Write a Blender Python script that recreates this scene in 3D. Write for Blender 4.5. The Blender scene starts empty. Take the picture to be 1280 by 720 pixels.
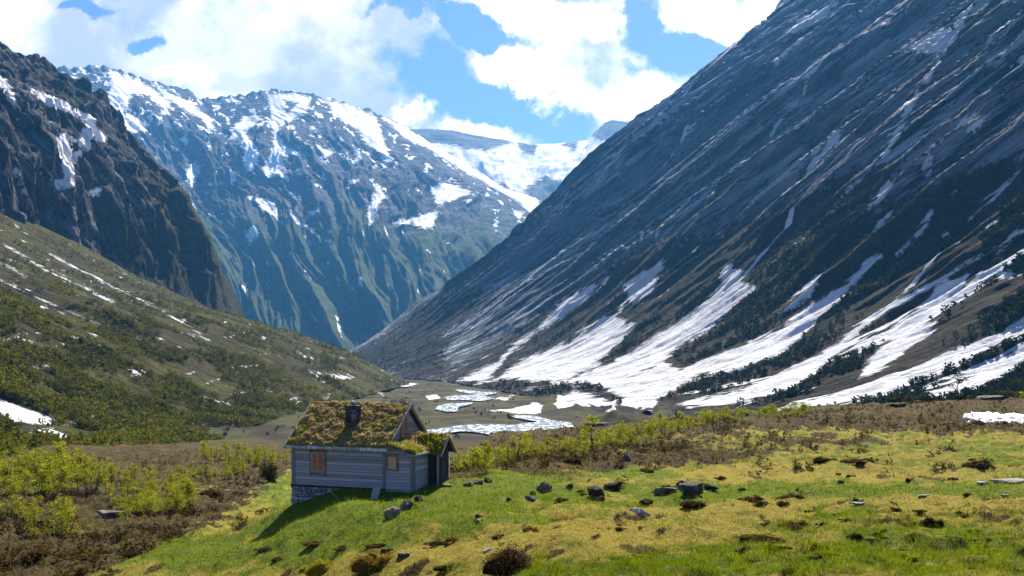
import bpy, bmesh, math, random
import numpy as np
from mathutils import Vector, Matrix

S = bpy.context.scene
COL = S.collection
R = math.radians

# ------------------------------------------------------------------ camera
F, CX, CY = 1244.0, 640.0, 446.0          # focal length and horizon in photo pixels
cam_d = bpy.data.cameras.new('camera')
cam = bpy.data.objects.new('camera', cam_d)
COL.objects.link(cam)
cam.location = (0, 0, 0)
cam.rotation_euler = (R(90), 0, 0)
cam_d.sensor_width = 36.0
cam_d.lens = F / 1280 * 36
cam_d.shift_y = (CY - 360) / 1280
cam_d.clip_start = 0.2
cam_d.clip_end = 30000
S.camera = cam

# ------------------------------------------------------------------ light
SUN_AZ, SUN_EL = R(17), R(47)             # azimuth clockwise from +Y
sun_d = bpy.data.lights.new('sun', 'SUN')
sun = bpy.data.objects.new('sun', sun_d)
COL.objects.link(sun)
sun_d.energy = 5.0
sun_d.angle = R(0.5)
sun_d.color = (1.0, 0.92, 0.78)
SUN_DIR = Vector((math.sin(SUN_AZ) * math.cos(SUN_EL), math.cos(SUN_AZ) * math.cos(SUN_EL), math.sin(SUN_EL)))
sun.rotation_euler = SUN_DIR.to_track_quat('Z', 'Y').to_euler()
sun.location = SUN_DIR * 3000

S.view_settings.view_transform = 'Standard'
S.view_settings.look = 'None'
S.view_settings.exposure = 1.4
S.view_settings.gamma = 1
S.render.engine = 'CYCLES'
S.cycles.use_denoising = True
S.cycles.max_bounces = 6
S.cycles.diffuse_bounces = 2
S.cycles.glossy_bounces = 2
S.cycles.transmission_bounces = 3
S.cycles.transparent_max_bounces = 6
S.cycles.volume_bounces = 0

# ------------------------------------------------------------------ node helpers
def new(t, typ, ins=None, **props):
    n = t.nodes.new(typ)
    for k, v in props.items():
        setattr(n, k, v)
    for k, v in (ins or {}).items():
        if isinstance(v, bpy.types.NodeSocket):
            t.links.new(v, n.inputs[k])
        elif v is not None:
            n.inputs[k].default_value = v
    return n

def col4(c):
    return c if isinstance(c, bpy.types.NodeSocket) else (*c, 1.0)

def mix(t, f, a, b, mode='MIX'):
    n = new(t, 'ShaderNodeMix', {0: f, 6: col4(a), 7: col4(b)}, data_type='RGBA', blend_type=mode)
    return n.outputs[2]

def mth(t, op, a, b=None, c=None):
    n = new(t, 'ShaderNodeMath', {0: a}, operation=op)
    for i, v in ((1, b), (2, c)):
        if isinstance(v, bpy.types.NodeSocket):
            t.links.new(v, n.inputs[i])
        elif v is not None:
            n.inputs[i].default_value = v
    return n.outputs[0]

def sstep(t, v, a, b, lo=0.0, hi=1.0):
    return new(t, 'ShaderNodeMapRange', {0: v, 1: a, 2: b, 3: lo, 4: hi}, interpolation_type='SMOOTHSTEP').outputs[0]

def noise(t, vec, scale, detail=4.0, rough=0.55, dist=0.0, typ='FBM'):
    n = new(t, 'ShaderNodeTexNoise', {'Vector': vec, 'Scale': scale, 'Detail': detail, 'Roughness': rough, 'Distortion': dist})
    return n.outputs[0]

def voronoi(t, vec, scale, feature='F1'):
    return new(t, 'ShaderNodeTexVoronoi', {'Vector': vec, 'Scale': scale}, feature=feature)

def mapping(t, vec, scale=(1, 1, 1), rot=(0, 0, 0), loc=(0, 0, 0)):
    return new(t, 'ShaderNodeMapping', {'Vector': vec, 'Scale': scale, 'Rotation': rot, 'Location': loc}).outputs[0]

def attr(t, name):
    return new(t, 'ShaderNodeAttribute', attribute_name=name).outputs['Fac']

def objco(t):
    return new(t, 'ShaderNodeTexCoord').outputs['Object']

def lin(c): return tuple(c)
def material(name):
    m = bpy.data.materials.new(name)
    m.use_nodes = True
    t = m.node_tree
    t.nodes.clear()
    out = t.nodes.new('ShaderNodeOutputMaterial')
    return m, t, out

def principled(t, out, color, rough=0.9, bump=None, bdist=1.0, bstr=1.0, spec=0.3, **kw):
    p = new(t, 'ShaderNodeBsdfPrincipled', {'Base Color': col4(color), 'Roughness': rough, 'Specular IOR Level': spec})
    for k, v in kw.items():
        if isinstance(v, bpy.types.NodeSocket):
            t.links.new(v, p.inputs[k])
        else:
            p.inputs[k].default_value = v
    if bump is not None:
        b = new(t, 'ShaderNodeBump', {'Strength': bstr, 'Distance': bdist, 'Height': bump})
        t.links.new(b.outputs[0], p.inputs['Normal'])
    t.links.new(p.outputs[0], out.inputs[0])
    return p

# ------------------------------------------------------------------ world: sky with broken cloud
world = bpy.data.worlds.new('World')
S.world = world
world.use_nodes = True
wt = world.node_tree
wt.nodes.clear()
wo = wt.nodes.new('ShaderNodeOutputWorld')
bg = wt.nodes.new('ShaderNodeBackground')
bg.inputs[1].default_value = 0.055
wt.links.new(bg.outputs[0], wo.inputs[0])
sky = new(wt, 'ShaderNodeTexSky', sky_type='NISHITA', sun_disc=False, sun_elevation=SUN_EL, sun_rotation=SUN_AZ,
          altitude=400.0, air_density=1.0, dust_density=0.6, ozone_density=2.5)
wdir = new(wt, 'ShaderNodeTexCoord').outputs['Generated']
sep = new(wt, 'ShaderNodeSeparateXYZ', {0: wdir})
# tangent-plane map of the northern sky: u = x/y, v = z/y, so openings in the cloud can be given a bearing and a height
yy = mth(wt, 'MAXIMUM', sep.outputs[1], 0.12)
su = mth(wt, 'DIVIDE', sep.outputs[0], yy)
sv = mth(wt, 'DIVIDE', sep.outputs[2], yy)
suv = new(wt, 'ShaderNodeCombineXYZ', {0: su, 1: sv, 2: 0.0}).outputs[0]
warp = new(wt, 'ShaderNodeTexNoise', {'Vector': suv, 'Scale': 6.0, 'Detail': 9.0, 'Roughness': 0.62})
wsub = new(wt, 'ShaderNodeVectorMath', {0: warp.outputs[1], 1: (0.5, 0.5, 0.5)}, operation='SUBTRACT').outputs[0]
wmul = new(wt, 'ShaderNodeVectorMath', {0: wsub, 1: (0.22, 0.14, 0.0)}, operation='MULTIPLY').outputs[0]
sp = new(wt, 'ShaderNodeVectorMath', {0: suv, 1: wmul}, operation='ADD').outputs[0]
def blob(px, py, rx, ry, rot, amp):
    m = mapping(wt, sp, loc=(-(px - CX) / F, -(CY - py) / F, 0))
    m = mapping(wt, m, rot=(0, 0, R(rot)))
    m = mapping(wt, m, scale=(F / rx, F / ry, 0))
    ln = new(wt, 'ShaderNodeVectorMath', {0: m}, operation='LENGTH').outputs['Value']
    return sstep(wt, ln, 0.45, 1.15, amp, 0.0)
def blobs(lst):
    s = None
    for b in lst:
        k = blob(*b)
        s = k if s is None else mth(wt, 'MAXIMUM', s, k)
    return s
holes = blobs([
    (600, 120, 170, 42, 20, 1.0), (540, 95, 60, 60, 0, 0.9), (590, 40, 100, 16, 14, 0.85), (500, 10, 50, 14, 0, 0.7),
    (860, 75, 95, 55, -15, 1.0), (905, 95, 70, 42, -30, 1.0), (800, 25, 46, 50, 10, 0.9),
    (208, 50, 28, 15, 0, 0.62), (120, -4, 44, 12, 0, 0.7), (460, 100, 50, 12, 30, 0.35)])
puffs = blobs([(880, 30, 45, 18, 20, 0.8), (950, 8, 40, 20, 0, 0.9), (830, 120, 110, 42, 0, 0.9), (620, 165, 100, 18, 0, 0.7),
               (500, 145, 40, 22, -25, 0.6), (680, 95, 90, 26, 25, 0.6), (258, 105, 26, 18, 0, .8), (700, 20, 110, 30, 0, 0.5)])
n1 = noise(wt, suv, 9.0, 9.0, 0.6, 0.35)
n2 = noise(wt, mapping(wt, suv, loc=(3.1, 1.7, 0)), 26.0, 7.0, 0.6)
cov = mth(wt, 'ADD', mth(wt, 'MULTIPLY', mth(wt, 'SUBTRACT', n1, 0.5), 1.5), 0.62)
cov = mth(wt, 'ADD', cov, mth(wt, 'MULTIPLY', mth(wt, 'SUBTRACT', n2, 0.5), 1.1))
cov = mth(wt, 'SUBTRACT', cov, mth(wt, 'MULTIPLY', holes, 1.25))
cov = mth(wt, 'ADD', cov, mth(wt, 'MULTIPLY', puffs, 0.95))
bank = blobs([(70, 40, 150, 45, 10, .5), (390, 60, 120, 60, 0, .55), (200, 95, 160, 30, 5, .5)])
cov = mth(wt, 'ADD', cov, bank)
cmask = mth(wt, 'MULTIPLY', sstep(wt, cov, -0.12, 0.75), mth(wt, 'MULTIPLY', sstep(wt, sep.outputs[1], 0.1, 0.5), sstep(wt, sep.outputs[2], 0.62, 0.40)))
n3 = noise(wt, mapping(wt, suv, loc=(0.35, 0.9, 0)), 6.5, 8.0, 0.55, 0.2)
shade = sstep(wt, mth(wt, 'ADD', mth(wt, 'ADD', mth(wt, 'MULTIPLY', n3, 0.7), mth(wt, 'MULTIPLY', n1, 0.35)), mth(wt, 'MULTIPLY', puffs, 0.25)), 0.44, 0.60)
thin = sstep(wt, cov, 0.2, 1.1)
grey = blobs([(170, 115, 130, 50, 15, 0.85), (270, 60, 120, 70, 0, 0.5), (30, 85, 60, 18, 0, 0.8), (110, 100, 90, 24, 10, .95), (290, 105, 70, 22, 0, .8), (420, 15, 60, 30, 0, 0.4)])
shade = mth(wt, 'MULTIPLY', shade, mth(wt, 'SUBTRACT', 1.0, mth(wt, 'MULTIPLY', grey, 0.8)))
ccol = mix(wt, shade, (5.0, 5.2, 5.9), (11.5, 10.6, 9.9))
ccol = mix(wt, puffs, ccol, (12.8, 11.8, 11.0))
skyb = mix(wt, 1.0, sky.outputs[0], (0.56, 0.68, 1.0), 'MULTIPLY')
wcol = mix(wt, mth(wt, 'MULTIPLY', cmask, 0.97), skyb, ccol)
wt.links.new(wcol, bg.inputs[0])

# ------------------------------------------------------------------ numeric noise
_rng = np.random.default_rng(7)
PERM = _rng.permutation(512).astype(np.int64)
GA = _rng.random(512) * 2 * np.pi
GX, GY = np.cos(GA), np.sin(GA)

def perlin(x, y, seed=0):
    x = np.asarray(x, float); y = np.asarray(y, float)
    xi = np.floor(x).astype(np.int64); yi = np.floor(y).astype(np.int64)
    xf = x - xi; yf = y - yi
    def g(ix, iy, fx, fy):
        h = PERM[(PERM[(ix + seed * 57) & 511] + iy) & 511]
        return GX[h] * fx + GY[h] * fy
    u = xf * xf * xf * (xf * (xf * 6 - 15) + 10)
    v = yf * yf * yf * (yf * (yf * 6 - 15) + 10)
    a = g(xi, yi, xf, yf); b = g(xi + 1, yi, xf - 1, yf)
    c = g(xi, yi + 1, xf, yf - 1); d = g(xi + 1, yi + 1, xf - 1, yf - 1)
    return ((a + (b - a) * u) * (1 - v) + (c + (d - c) * u) * v) * 1.5

def fbm(x, y, octv=5, gain=0.5, seed=0, lac=2.03):
    s = 0; a = 1.0
    for o in range(octv):
        s = s + a * perlin(x, y, seed + o)
        x = x * lac + 13.7; y = y * lac + 7.1; a *= gain
    return s

def ridged(x, y, octv=5, gain=0.5, seed=0, lac=2.07):
    s = 0; a = 1.0
    for o in range(octv):
        s = s + a * (1 - 2 * np.abs(perlin(x, y, seed + o)))
        x = x * lac + 3.3; y = y * lac + 9.2; a *= gain
    return s

def smooth(v, a, b):
    t = np.clip((v - a) / (b - a), 0, 1)
    return t * t * (3 - 2 * t)

def px_of(P):
    Y = np.maximum(P[..., 1], 0.5)
    return CX + F * P[..., 0] / Y, CY - F * P[..., 2] / Y

def poly_sd(px, py, poly):
    """signed distance (positive inside) of points to a closed polygon"""
    p = np.asarray(poly, float)
    d2 = np.full(px.shape, 1e18); inside = np.zeros(px.shape, bool)
    for i in range(len(p)):
        x0, y0 = p[i - 1]; x1, y1 = p[i]
        ex, ey = x1 - x0, y1 - y0
        t = np.clip(((px - x0) * ex + (py - y0) * ey) / (ex * ex + ey * ey + 1e-9), 0, 1)
        d2 = np.minimum(d2, (px - x0 - t * ex) ** 2 + (py - y0 - t * ey) ** 2)
        c = ((y0 <= py) & (y1 > py)) | ((y1 <= py) & (y0 > py))
        with np.errstate(divide='ignore', invalid='ignore'):
            inside ^= c & (px < x0 + (py - y0) / (ey if ey != 0 else 1e-9) * ex)
    d = np.sqrt(d2)
    return np.where(inside, d, -d)

def line_sd(px, py, pts, w):
    p = np.asarray(pts, float)
    d2 = np.full(px.shape, 1e18)
    for (x0, y0), (x1, y1) in zip(p[:-1], p[1:]):
        ex, ey = x1 - x0, y1 - y0
        t = np.clip(((px - x0) * ex + (py - y0) * ey) / (ex * ex + ey * ey + 1e-9), 0, 1)
        d2 = np.minimum(d2, (px - x0 - t * ex) ** 2 + (py - y0 - t * ey) ** 2)
    return w - np.sqrt(d2)

def union_sd(px, py, polys, lines=(), cut=()):
    s = np.full(px.shape, -60.0)
    for p in polys:
        a = np.asarray(p, float)
        m = (px > a[:, 0].min() - 30) & (px < a[:, 0].max() + 30) & (py > a[:, 1].min() - 30) & (py < a[:, 1].max() + 30)
        if m.any():
            s[m] = np.maximum(s[m], poly_sd(px[m], py[m], p))
    for pts, w in lines:
        s = np.maximum(s, line_sd(px, py, pts, w))
    for p in cut:
        s = np.minimum(s, -poly_sd(px, py, p))
    return s

# ------------------------------------------------------------------ mesh helpers
def mesh_arrays(name, V, faces, mat, attrs=None, smooth_on=True, parent=None, kind=None):
    """faces: (n,3) or (n,4) int array"""
    V = np.ascontiguousarray(V, dtype=np.float32); faces = np.ascontiguousarray(faces, dtype=np.int32)
    me = bpy.data.meshes.new(name)
    n, k = faces.shape
    me.vertices.add(len(V)); me.vertices.foreach_set('co', V.ravel())
    me.loops.add(n * k); me.loops.foreach_set('vertex_index', faces.ravel())
    me.polygons.add(n)
    me.polygons.foreach_set('loop_start', np.arange(0, n * k, k, dtype=np.int32))
    try:
        me.polygons.foreach_set('loop_total', np.full(n, k, dtype=np.int32))
    except Exception:
        pass
    me.polygons.foreach_set('use_smooth', np.full(n, smooth_on, dtype=bool))
    for an, av in (attrs or {}).items():
        at = me.attributes.new(an, 'FLOAT', 'POINT')
        at.data.foreach_set('value', np.ascontiguousarray(av, dtype=np.float32).ravel())
    me.update(calc_edges=True); me.validate()
    me.materials.append(mat)
    o = bpy.data.objects.new(name, me)
    COL.objects.link(o)
    if parent is not None:
        o.parent = parent
    if kind:
        o['kind'] = kind
    return o

def grid_faces(r, c):
    i = np.arange(r * c).reshape(r, c)
    return np.stack([i[:-1, :-1], i[:-1, 1:], i[1:, 1:], i[1:, :-1]], -1).reshape(-1, 4)

def grid_obj(name, P, mat, attrs=None, kind='structure', flip=False):
    r, c = P.shape[:2]
    f = grid_faces(r, c)
    if flip:
        f = f[:, ::-1]
    return mesh_arrays(name, P.reshape(-1, 3), f, mat, attrs, True, None, kind)

def tag(o, label=None, cat=None, group=None, kind=None):
    if label: o['label'] = label
    if cat: o['category'] = cat
    if group: o['group'] = group
    if kind: o['kind'] = kind
    return o

def P3(px, py, Y):
    return np.array([(px - CX) * Y / F, Y, (CY - py) * Y / F])
# ------------------------------------------------------------------ ground
ZB_Y = [0, 45, 60, 90, 120, 200, 300, 420, 9500]
ZB_Z = [-9.5, -10.6, -12, -14, -15, -18.5, -27, -35, -35]
def zb(Y): return np.interp(Y, ZB_Y, ZB_Z)
ZP_Y = [0, 10, 16, 20, 25, 30, 40, 48, 60, 80, 104, 132, 176, 260, 600, 9500]
ZP_Z = [-1.7, -3.1, -4.0, -4.55, -5.0, -5.35, -5.95, -6.35, -6.85, -7.1, -7.15, -7.1, -6.6, -9, -30, -30]
EDGE = [(6, -5), (4.5, 12), (2, 22), (-1.8, 34), (-6.2, 45), (-7.9, 50.5), (-8.6, 54), (-3, 62), (4, 70), (19, 104), (39, 132), (91, 176), (205, 260), (600, 500)]
def edge_dist(x, y):
    """positive on the valley side of the brow of the meadow"""
    best = np.full(np.shape(x), 1e18); sg = np.zeros(np.shape(x))
    for (x0, y0), (x1, y1) in zip(EDGE[:-1], EDGE[1:]):
        ex, ey = x1 - x0, y1 - y0
        t = np.clip(((x - x0) * ex + (y - y0) * ey) / (ex * ex + ey * ey), 0, 1)
        qx, qy = x - x0 - t * ex, y - y0 - t * ey
        d = qx * qx + qy * qy
        m = d < best
        best = np.where(m, d, best); sg = np.where(m, ex * (y - y0) - ey * (x - x0), sg)
    return np.sqrt(best) * np.sign(sg)

def ground_z(x, y):
    x = np.asarray(x, float); y = np.asarray(y, float)
    zp = np.interp(y, ZP_Y, ZP_Z)
    e = edge_dist(x, y) + fbm(x / 9, y / 9, 3, 0.5, 31) * smooth(y, 20, 60) * 1.2
    zbv = zb(y)
    W = np.interp(y, [0, 40, 55, 75, 110, 180, 400], [16, 13, 13, 30, 60, 110, 160])
    W = np.where(x > -4, W, np.minimum(W, 16 + np.maximum(y - 62, 0) * 0.4))
    s = smooth(e, -0.15 * W, W)
    z = zp + (zbv - zp) * s
    near = 1 - smooth(y, 250, 420)
    mead = (1 - s)
    z = z + near * (fbm(x / 14, y / 14, 4, 0.5, 3) * (0.35 + 0.5 * s) + fbm(x / 3.2, y / 3.2, 4, 0.55, 11) * (0.25 + 0.10 * smooth(y, 55, 75)) + fbm(x / 1.25, y / 1.5, 3, 0.5, 17) * 0.085)
    # tussocky small relief, stronger in the wet ground at the right front and on the heath
    tus = np.maximum(perlin(x / 0.9, y / 0.9, 21), 0) * 0.24 + np.maximum(perlin(x / 0.42, y / 0.42, 22), 0) * 0.12
    rough = 0.35 + 0.9 * smooth(x, 6, 14) * (1 - smooth(y, 34, 46)) + 0.9 * smooth(y, 60, 80)
    z = z + near * tus * np.minimum(rough, 1.4) * (1 - smooth(y, 120, 200))
    # low rise in the left middle, banks of the far heath
    far = smooth(y, 330, 480)
    z = z + far * (fbm(x / 55, y / 90, 4, 0.5, 40) * 0.5 + 0.25)
    # level stance for the cabin, and the brow falling away below its left corner
    dx, dy = x + 6.10, y - 48.0
    ca, sa = math.cos(R(-20)), math.sin(R(-20))
    a = dx * ca + dy * sa; d = -dx * sa + dy * ca
    fx = np.maximum(np.maximum(a - 2.3, -5.4 - a), 0); fy = np.maximum(np.maximum(-0.3 - d, d - 4.6), 0)
    wc = 1 - smooth(np.hypot(fx, fy), 0.6, 6.0)
    zt = -6.45 + 0.10 * np.clip(d, -1, 3) * smooth(a, -1, 1.5) + (0.08 + 0.30 * smooth(-a, 0.3, 3.2)) * np.clip(d, -4.5, 0) - 0.33 * np.maximum(-2.4 - a, 0) + 0.05 * fbm(x / .8, y / .8, 3, .5, 33)
    return z * (1 - wc) + zt * wc

RIVER = [
    [(540, 537), (560, 534), (584, 531), (613, 530), (640, 531), (655, 529), (672, 527), (655, 524), (640, 521), (648, 519), (668, 520), (690, 525), (712, 528), (716, 532), (722, 537), (718, 543), (700, 545), (680, 544), (655, 541), (640, 540), (625, 540), (640, 545), (660, 548), (674, 551), (668, 555), (650, 553), (640, 550), (622, 545), (600, 541), (580, 539), (560, 541), (540, 543), (520, 544), (490, 546), (470, 545), (500, 541)],
    [(544, 511), (552, 506), (570, 504), (590, 503), (586, 506), (574, 509), (570, 514), (556, 514)],
    [(556, 497), (570, 494), (586, 494), (606, 490), (622, 491), (606, 495), (618, 498), (600, 501), (580, 500), (562, 500)],
    [(570, 487), (588, 488), (604, 490), (590, 492), (576, 490)],
    [(640, 546), (662, 547), (690, 549), (702, 551), (690, 549.5), (660, 546)],
]
def river_sd(px, py):
    return union_sd(px, py, RIVER)

def dens(parts):
    out = []
    for a, b, n, mode in parts:
        t = np.linspace(0, 1, n, endpoint=False)
        out.append(a * (b / a) ** t if mode == 'log' else (1 / (1 / a + (1 / b - 1 / a) * t) if mode == 'inv' else a + (b - a) * t))
    return np.concatenate(out)
GY_ = np.concatenate([dens([(2, 17, 26, 'log'), (17, 62, 330, 'inv'), (62, 200, 200, 'inv'), (200, 420, 70, 'log'), (420, 1500, 210, 'inv'), (1500, 9500, 30, 'log')]), [9500.0]])
GU = np.concatenate([np.linspace(-1.3, -0.56, 40, endpoint=False), np.linspace(-0.56, 0.56, 900, endpoint=False), np.linspace(0.56, 1.3, 41)])
YY, UU = np.meshgrid(GY_, GU, indexing='ij')
XX = YY * UU
ZZ = ground_z(XX, YY)
GP = np.stack([XX, YY, ZZ], -1)
gpx, gpy = px_of(GP)
mfar = (YY > 380) & (YY < 1600)
rsd = np.full(YY.shape, -60.0)
# the stream bed lies in the valley floor: where its banks run, in metres, comes from the level floor at z = -35
FLX, FLY = CX + F * UU, CY + F * 35.0 / YY
rsd[mfar] = union_sd(FLX[mfar], FLY[mfar], RIVER)
away = smooth(-rsd, 4, 18) * smooth(YY, 400, 520) * (1 - smooth(YY, 1300, 1600))
GP[..., 2] += away * np.maximum(fbm(XX / 38, YY / 60, 4, 0.55, 43), -.2) * (1.6 + 5.0 * smooth(XX, 10, 60))
GP[..., 2] -= 1.3 * smooth(rsd, -3.0, 0.3)

SNOW_R = [
    [(572, 476), (600, 461), (620, 453), (637, 435), (650, 423), (670, 412), (691, 391), (695, 380), (720, 366), (762, 344), (760, 351), (737, 370), (712, 389), (687, 407), (653, 430), (630, 450), (622, 462), (612, 474), (600, 478)],
    [(600, 478), (620, 474), (653, 449), (674, 441), (712, 428), (728, 412), (766, 391), (782, 374), (779, 355), (795, 345), (837, 320), (826, 337), (816, 368), (782, 380), (770, 397), (795, 405), (778, 426), (745, 457), (712, 474), (690, 479), (640, 474)],
    [(904, 330), (929, 335), (925, 351), (946, 360), (921, 382), (887, 412), (858, 428), (830, 452), (790, 470), (740, 482), (700, 480), (720, 470), (760, 455), (790, 440), (820, 418), (850, 399), (867, 389), (887, 370), (900, 353)],
    [(635, 495), (660, 492), (690, 482), (725, 478), (760, 490), (775, 499), (778, 511), (815, 513), (825, 500), (848, 487), (880, 472), (929, 462), (975, 445), (1004, 420), (1037, 387), (1075, 353), (1104, 322), (1102, 316), (1083, 324), (1075, 337), (1050, 360), (1017, 378), (975, 408), (954, 420), (892, 445), (850, 462), (830, 452), (790, 465), (745, 472), (712, 474), (690, 478), (660, 486)],
    [(971, 395), (992, 372), (1033, 332), (1025, 349), (1012, 374), (983, 391)],
    [(1280, 282), (1250, 303), (1204, 328), (1162, 355), (1117, 378), (1075, 403), (1050, 424), (1008, 453), (946, 478), (892, 495), (845, 505), (858, 510), (900, 508), (940, 500), (992, 488), (1037, 453), (1067, 424), (1108, 391), (1167, 357), (1225, 322), (1280, 292), (1340, 255), (1340, 245)],
    [(1175, 399), (1125, 416), (1096, 437), (1071, 474), (1117, 453), (1162, 416)],
    [(1340, 365), (1280, 395), (1242, 416), (1208, 432), (1175, 445), (1121, 470), (1083, 491), (1050, 499), (1100, 499), (1142, 480), (1192, 457), (1237, 432), (1280, 410), (1340, 385)],
    [(1340, 400), (1280, 430), (1250, 449), (1217, 470), (1158, 491), (1150, 500), (1183, 499), (1237, 482), (1280, 457), (1340, 430)],
    [(1212, 343), (1183, 349), (1162, 370), (1142, 391), (1154, 395), (1179, 374), (1200, 370)],
    [(1142, 295), (1117, 318), (1121, 322), (1158, 287), (1168, 266), (1163, 262), (1156, 272)],
    [(1177, 295), (1188, 288), (1184, 297)], [(1225, 291), (1252, 271), (1237, 287)], [(1248, 345), (1262, 340), (1275, 343), (1260, 350)],
    [(975, 40), (996, 25), (1033, 8), (1054, -2), (1042, 15), (1033, 21), (992, 42)],
    [(962, 79), (987, 60), (1015, 40), (996, 62), (971, 79)],
    [(883, 98), (912, 77), (950, 48), (942, 58), (917, 77)],
    [(1135, 62), (1150, 46), (1179, 31), (1192, 40), (1194, 29), (1212, 4), (1225, -20), (1230, -20), (1208, 21), (1200, 40), (1183, 62), (1173, 69), (1158, 67), (1142, 67)],
    [(1280, 69), (1260, 87), (1284, 75)], [(1204, 150), (1225, 135), (1219, 146)],
    [(1204, 167), (1221, 150), (1244, 137), (1231, 156), (1219, 169)],
    [(1148, 200), (1167, 179), (1194, 160), (1183, 175), (1162, 192)], [(1094, 183), (1112, 167), (1100, 181)],
    [(1071, 265), (1100, 237), (1131, 217), (1108, 246), (1079, 265)],
    [(1208, 277), (1237, 246), (1267, 221), (1284, 206), (1267, 227), (1225, 267)],
    [(690, 506), (702, 495), (718, 487), (751, 495), (767, 503), (774, 510), (740, 508), (704, 512)],
    [(608, 513), (640, 511), (668, 504), (678, 507), (676, 516), (650, 517)], [(752, 517), (768, 515), (774, 519), (760, 522)],
    [(855, 156), (868, 153), (868, 161), (858, 162)], [(884, 66), (893, 60), (905, 66), (899, 70)], [(1058, 16), (1066, 14), (1064, 19)], [(1087, 27), (1096, 20), (1108, 30)],
]
DARK_R = [[(635, 493), (658, 488), (684, 477), (692, 480), (672, 489), (652, 495)], [(690, 494), (705, 484), (722, 477), (748, 482), (776, 496), (772, 499), (745, 488), (724, 482), (708, 488), (696, 498)],
          [(846, 487), (872, 470), (885, 466), (866, 480)], [(929, 478), (955, 470), (968, 464), (950, 475)]]
SNOW_FLOOR = [[(470, 481), (500, 478), (524, 480), (505, 484), (480, 485)], [(440, 487), (470, 491), (480, 494), (452, 491)], [(532, 495), (546, 494), (551, 498), (536, 499)],
              [(615, 498), (640, 496), (632, 500)], [(268, 522), (290, 522), (312, 527), (280, 526)]]
gsn = np.full(YY.shape, -60.0)
gsn[mfar] = np.maximum(union_sd(gpx[mfar], gpy[mfar], SNOW_R, (), DARK_R), union_sd(gpx[mfar], gpy[mfar], SNOW_FLOOR))
gsn = np.where(rsd > -0.5, -60.0, gsn)
def ell(px, py, lst):
    s = np.zeros(px.shape)
    for cx, cy, rx, ry, a in lst:
        s = np.maximum(s, a * (1 - smooth(((px - cx) / rx) ** 2 + ((py - cy) / ry) ** 2, 0.35, 1.5)))
    return s
GREEN = [(440, 665, 130, 26, 1), (560, 622, 110, 26, 1), (470, 640, 130, 28, 1), (650, 605, 70, 16, 1), (590, 605, 60, 22, 1), (700, 620, 40, 12, .8),
         (790, 592, 60, 7, .9), (870, 615, 90, 12, 1), (960, 608, 90, 7, 1), (1060, 612, 110, 10, 1), (1180, 612, 110, 9, .7), (780, 632, 50, 6, .9),
         (820, 712, 200, 12, 1), (1000, 700, 150, 20, .9), (1150, 690, 170, 30, .75), (1060, 645, 45, 12, .9), (250, 690, 90, 22, 1), (370, 690, 80, 22, .9),
         (980, 660, 60, 6, .6), (345, 612, 22, 20, .9), (1180, 560, 120, 5, .55), (950, 555, 70, 4, .4), (1270, 575, 80, 5, .6), (180, 562, 110, 8, .55), (600, 655, 90, 14, .8)]
STRAW = [(720, 668, 130, 16, 1), (860, 668, 90, 12, 1), (640, 690, 90, 12, 1), (980, 594, 120, 9, 1), (880, 640, 90, 9, .9), (1100, 596, 120, 7, .8), (1180, 630, 110, 10, .7),
         (560, 690, 70, 14, .9), (520, 665, 40, 10, .6), (760, 690, 60, 8, .7), (840, 600, 50, 6, .7), (450, 705, 80, 12, .7), (960, 640, 60, 12, .7)]
GRASSY = [(-400, 900), (-50, 900), (105, 722), (180, 690), (260, 655), (335, 606), (365, 585), (480, 590), (555, 600), (575, 594), (640, 588), (680, 592), (715, 590), (800, 583), (860, 578), (920, 575), (1000, 562), (1100, 556), (1200, 552), (1400, 548), (1700, 900)]
def zones(x, y, z):
    """what grows where on the ground: (green sward, heath) weights"""
    px, py = CX + F * x / y, CY - F * z / y
    wx = px + fbm(x / 2.2, y / 3.5, 4, 0.6, 51) * 22; wy = py + fbm(x / 2.6, y / 4, 4, 0.6, 56) * 7
    g = ell(wx, wy, GREEN); st = ell(wx, wy, STRAW)
    sd = poly_sd(wx, wy, GRASSY)
    grassy = smooth(sd, -6, 8)
    grassy = np.maximum(grassy, 0.75 * ell(wx, wy, [(1020, 541, 110, 5, 1), (1190, 546, 130, 7, .95), (900, 548, 80, 5, .8), (700, 574, 60, 4, .5), (960, 558, 120, 4, .8), (790, 566, 60, 3, .6), (60, 660, 80, 10, .5), (170, 640, 60, 8, .5), (240, 612, 60, 6, .6), (300, 585, 60, 5, .5)]))
    heath = 1 - grassy
    pat = smooth(fbm(x / 1.6, y / 2.4, 4, 0.6, 61), 0.35, 0.75)
    heath = np.maximum(heath, pat * 0.75 * (1 - 0.8 * g))
    n = fbm(x / 1.3, y / 1.9, 5, 0.6, 71)
    green = np.clip(0.38 + 0.65 * g - 0.6 * st + 0.42 * n, 0, 1)
    return np.where(y < 350, green, 0.25 + 0.25 * n), np.where(y < 350, heath, 1.0)
gz, hz = zones(XX, YY, ZZ)

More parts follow.
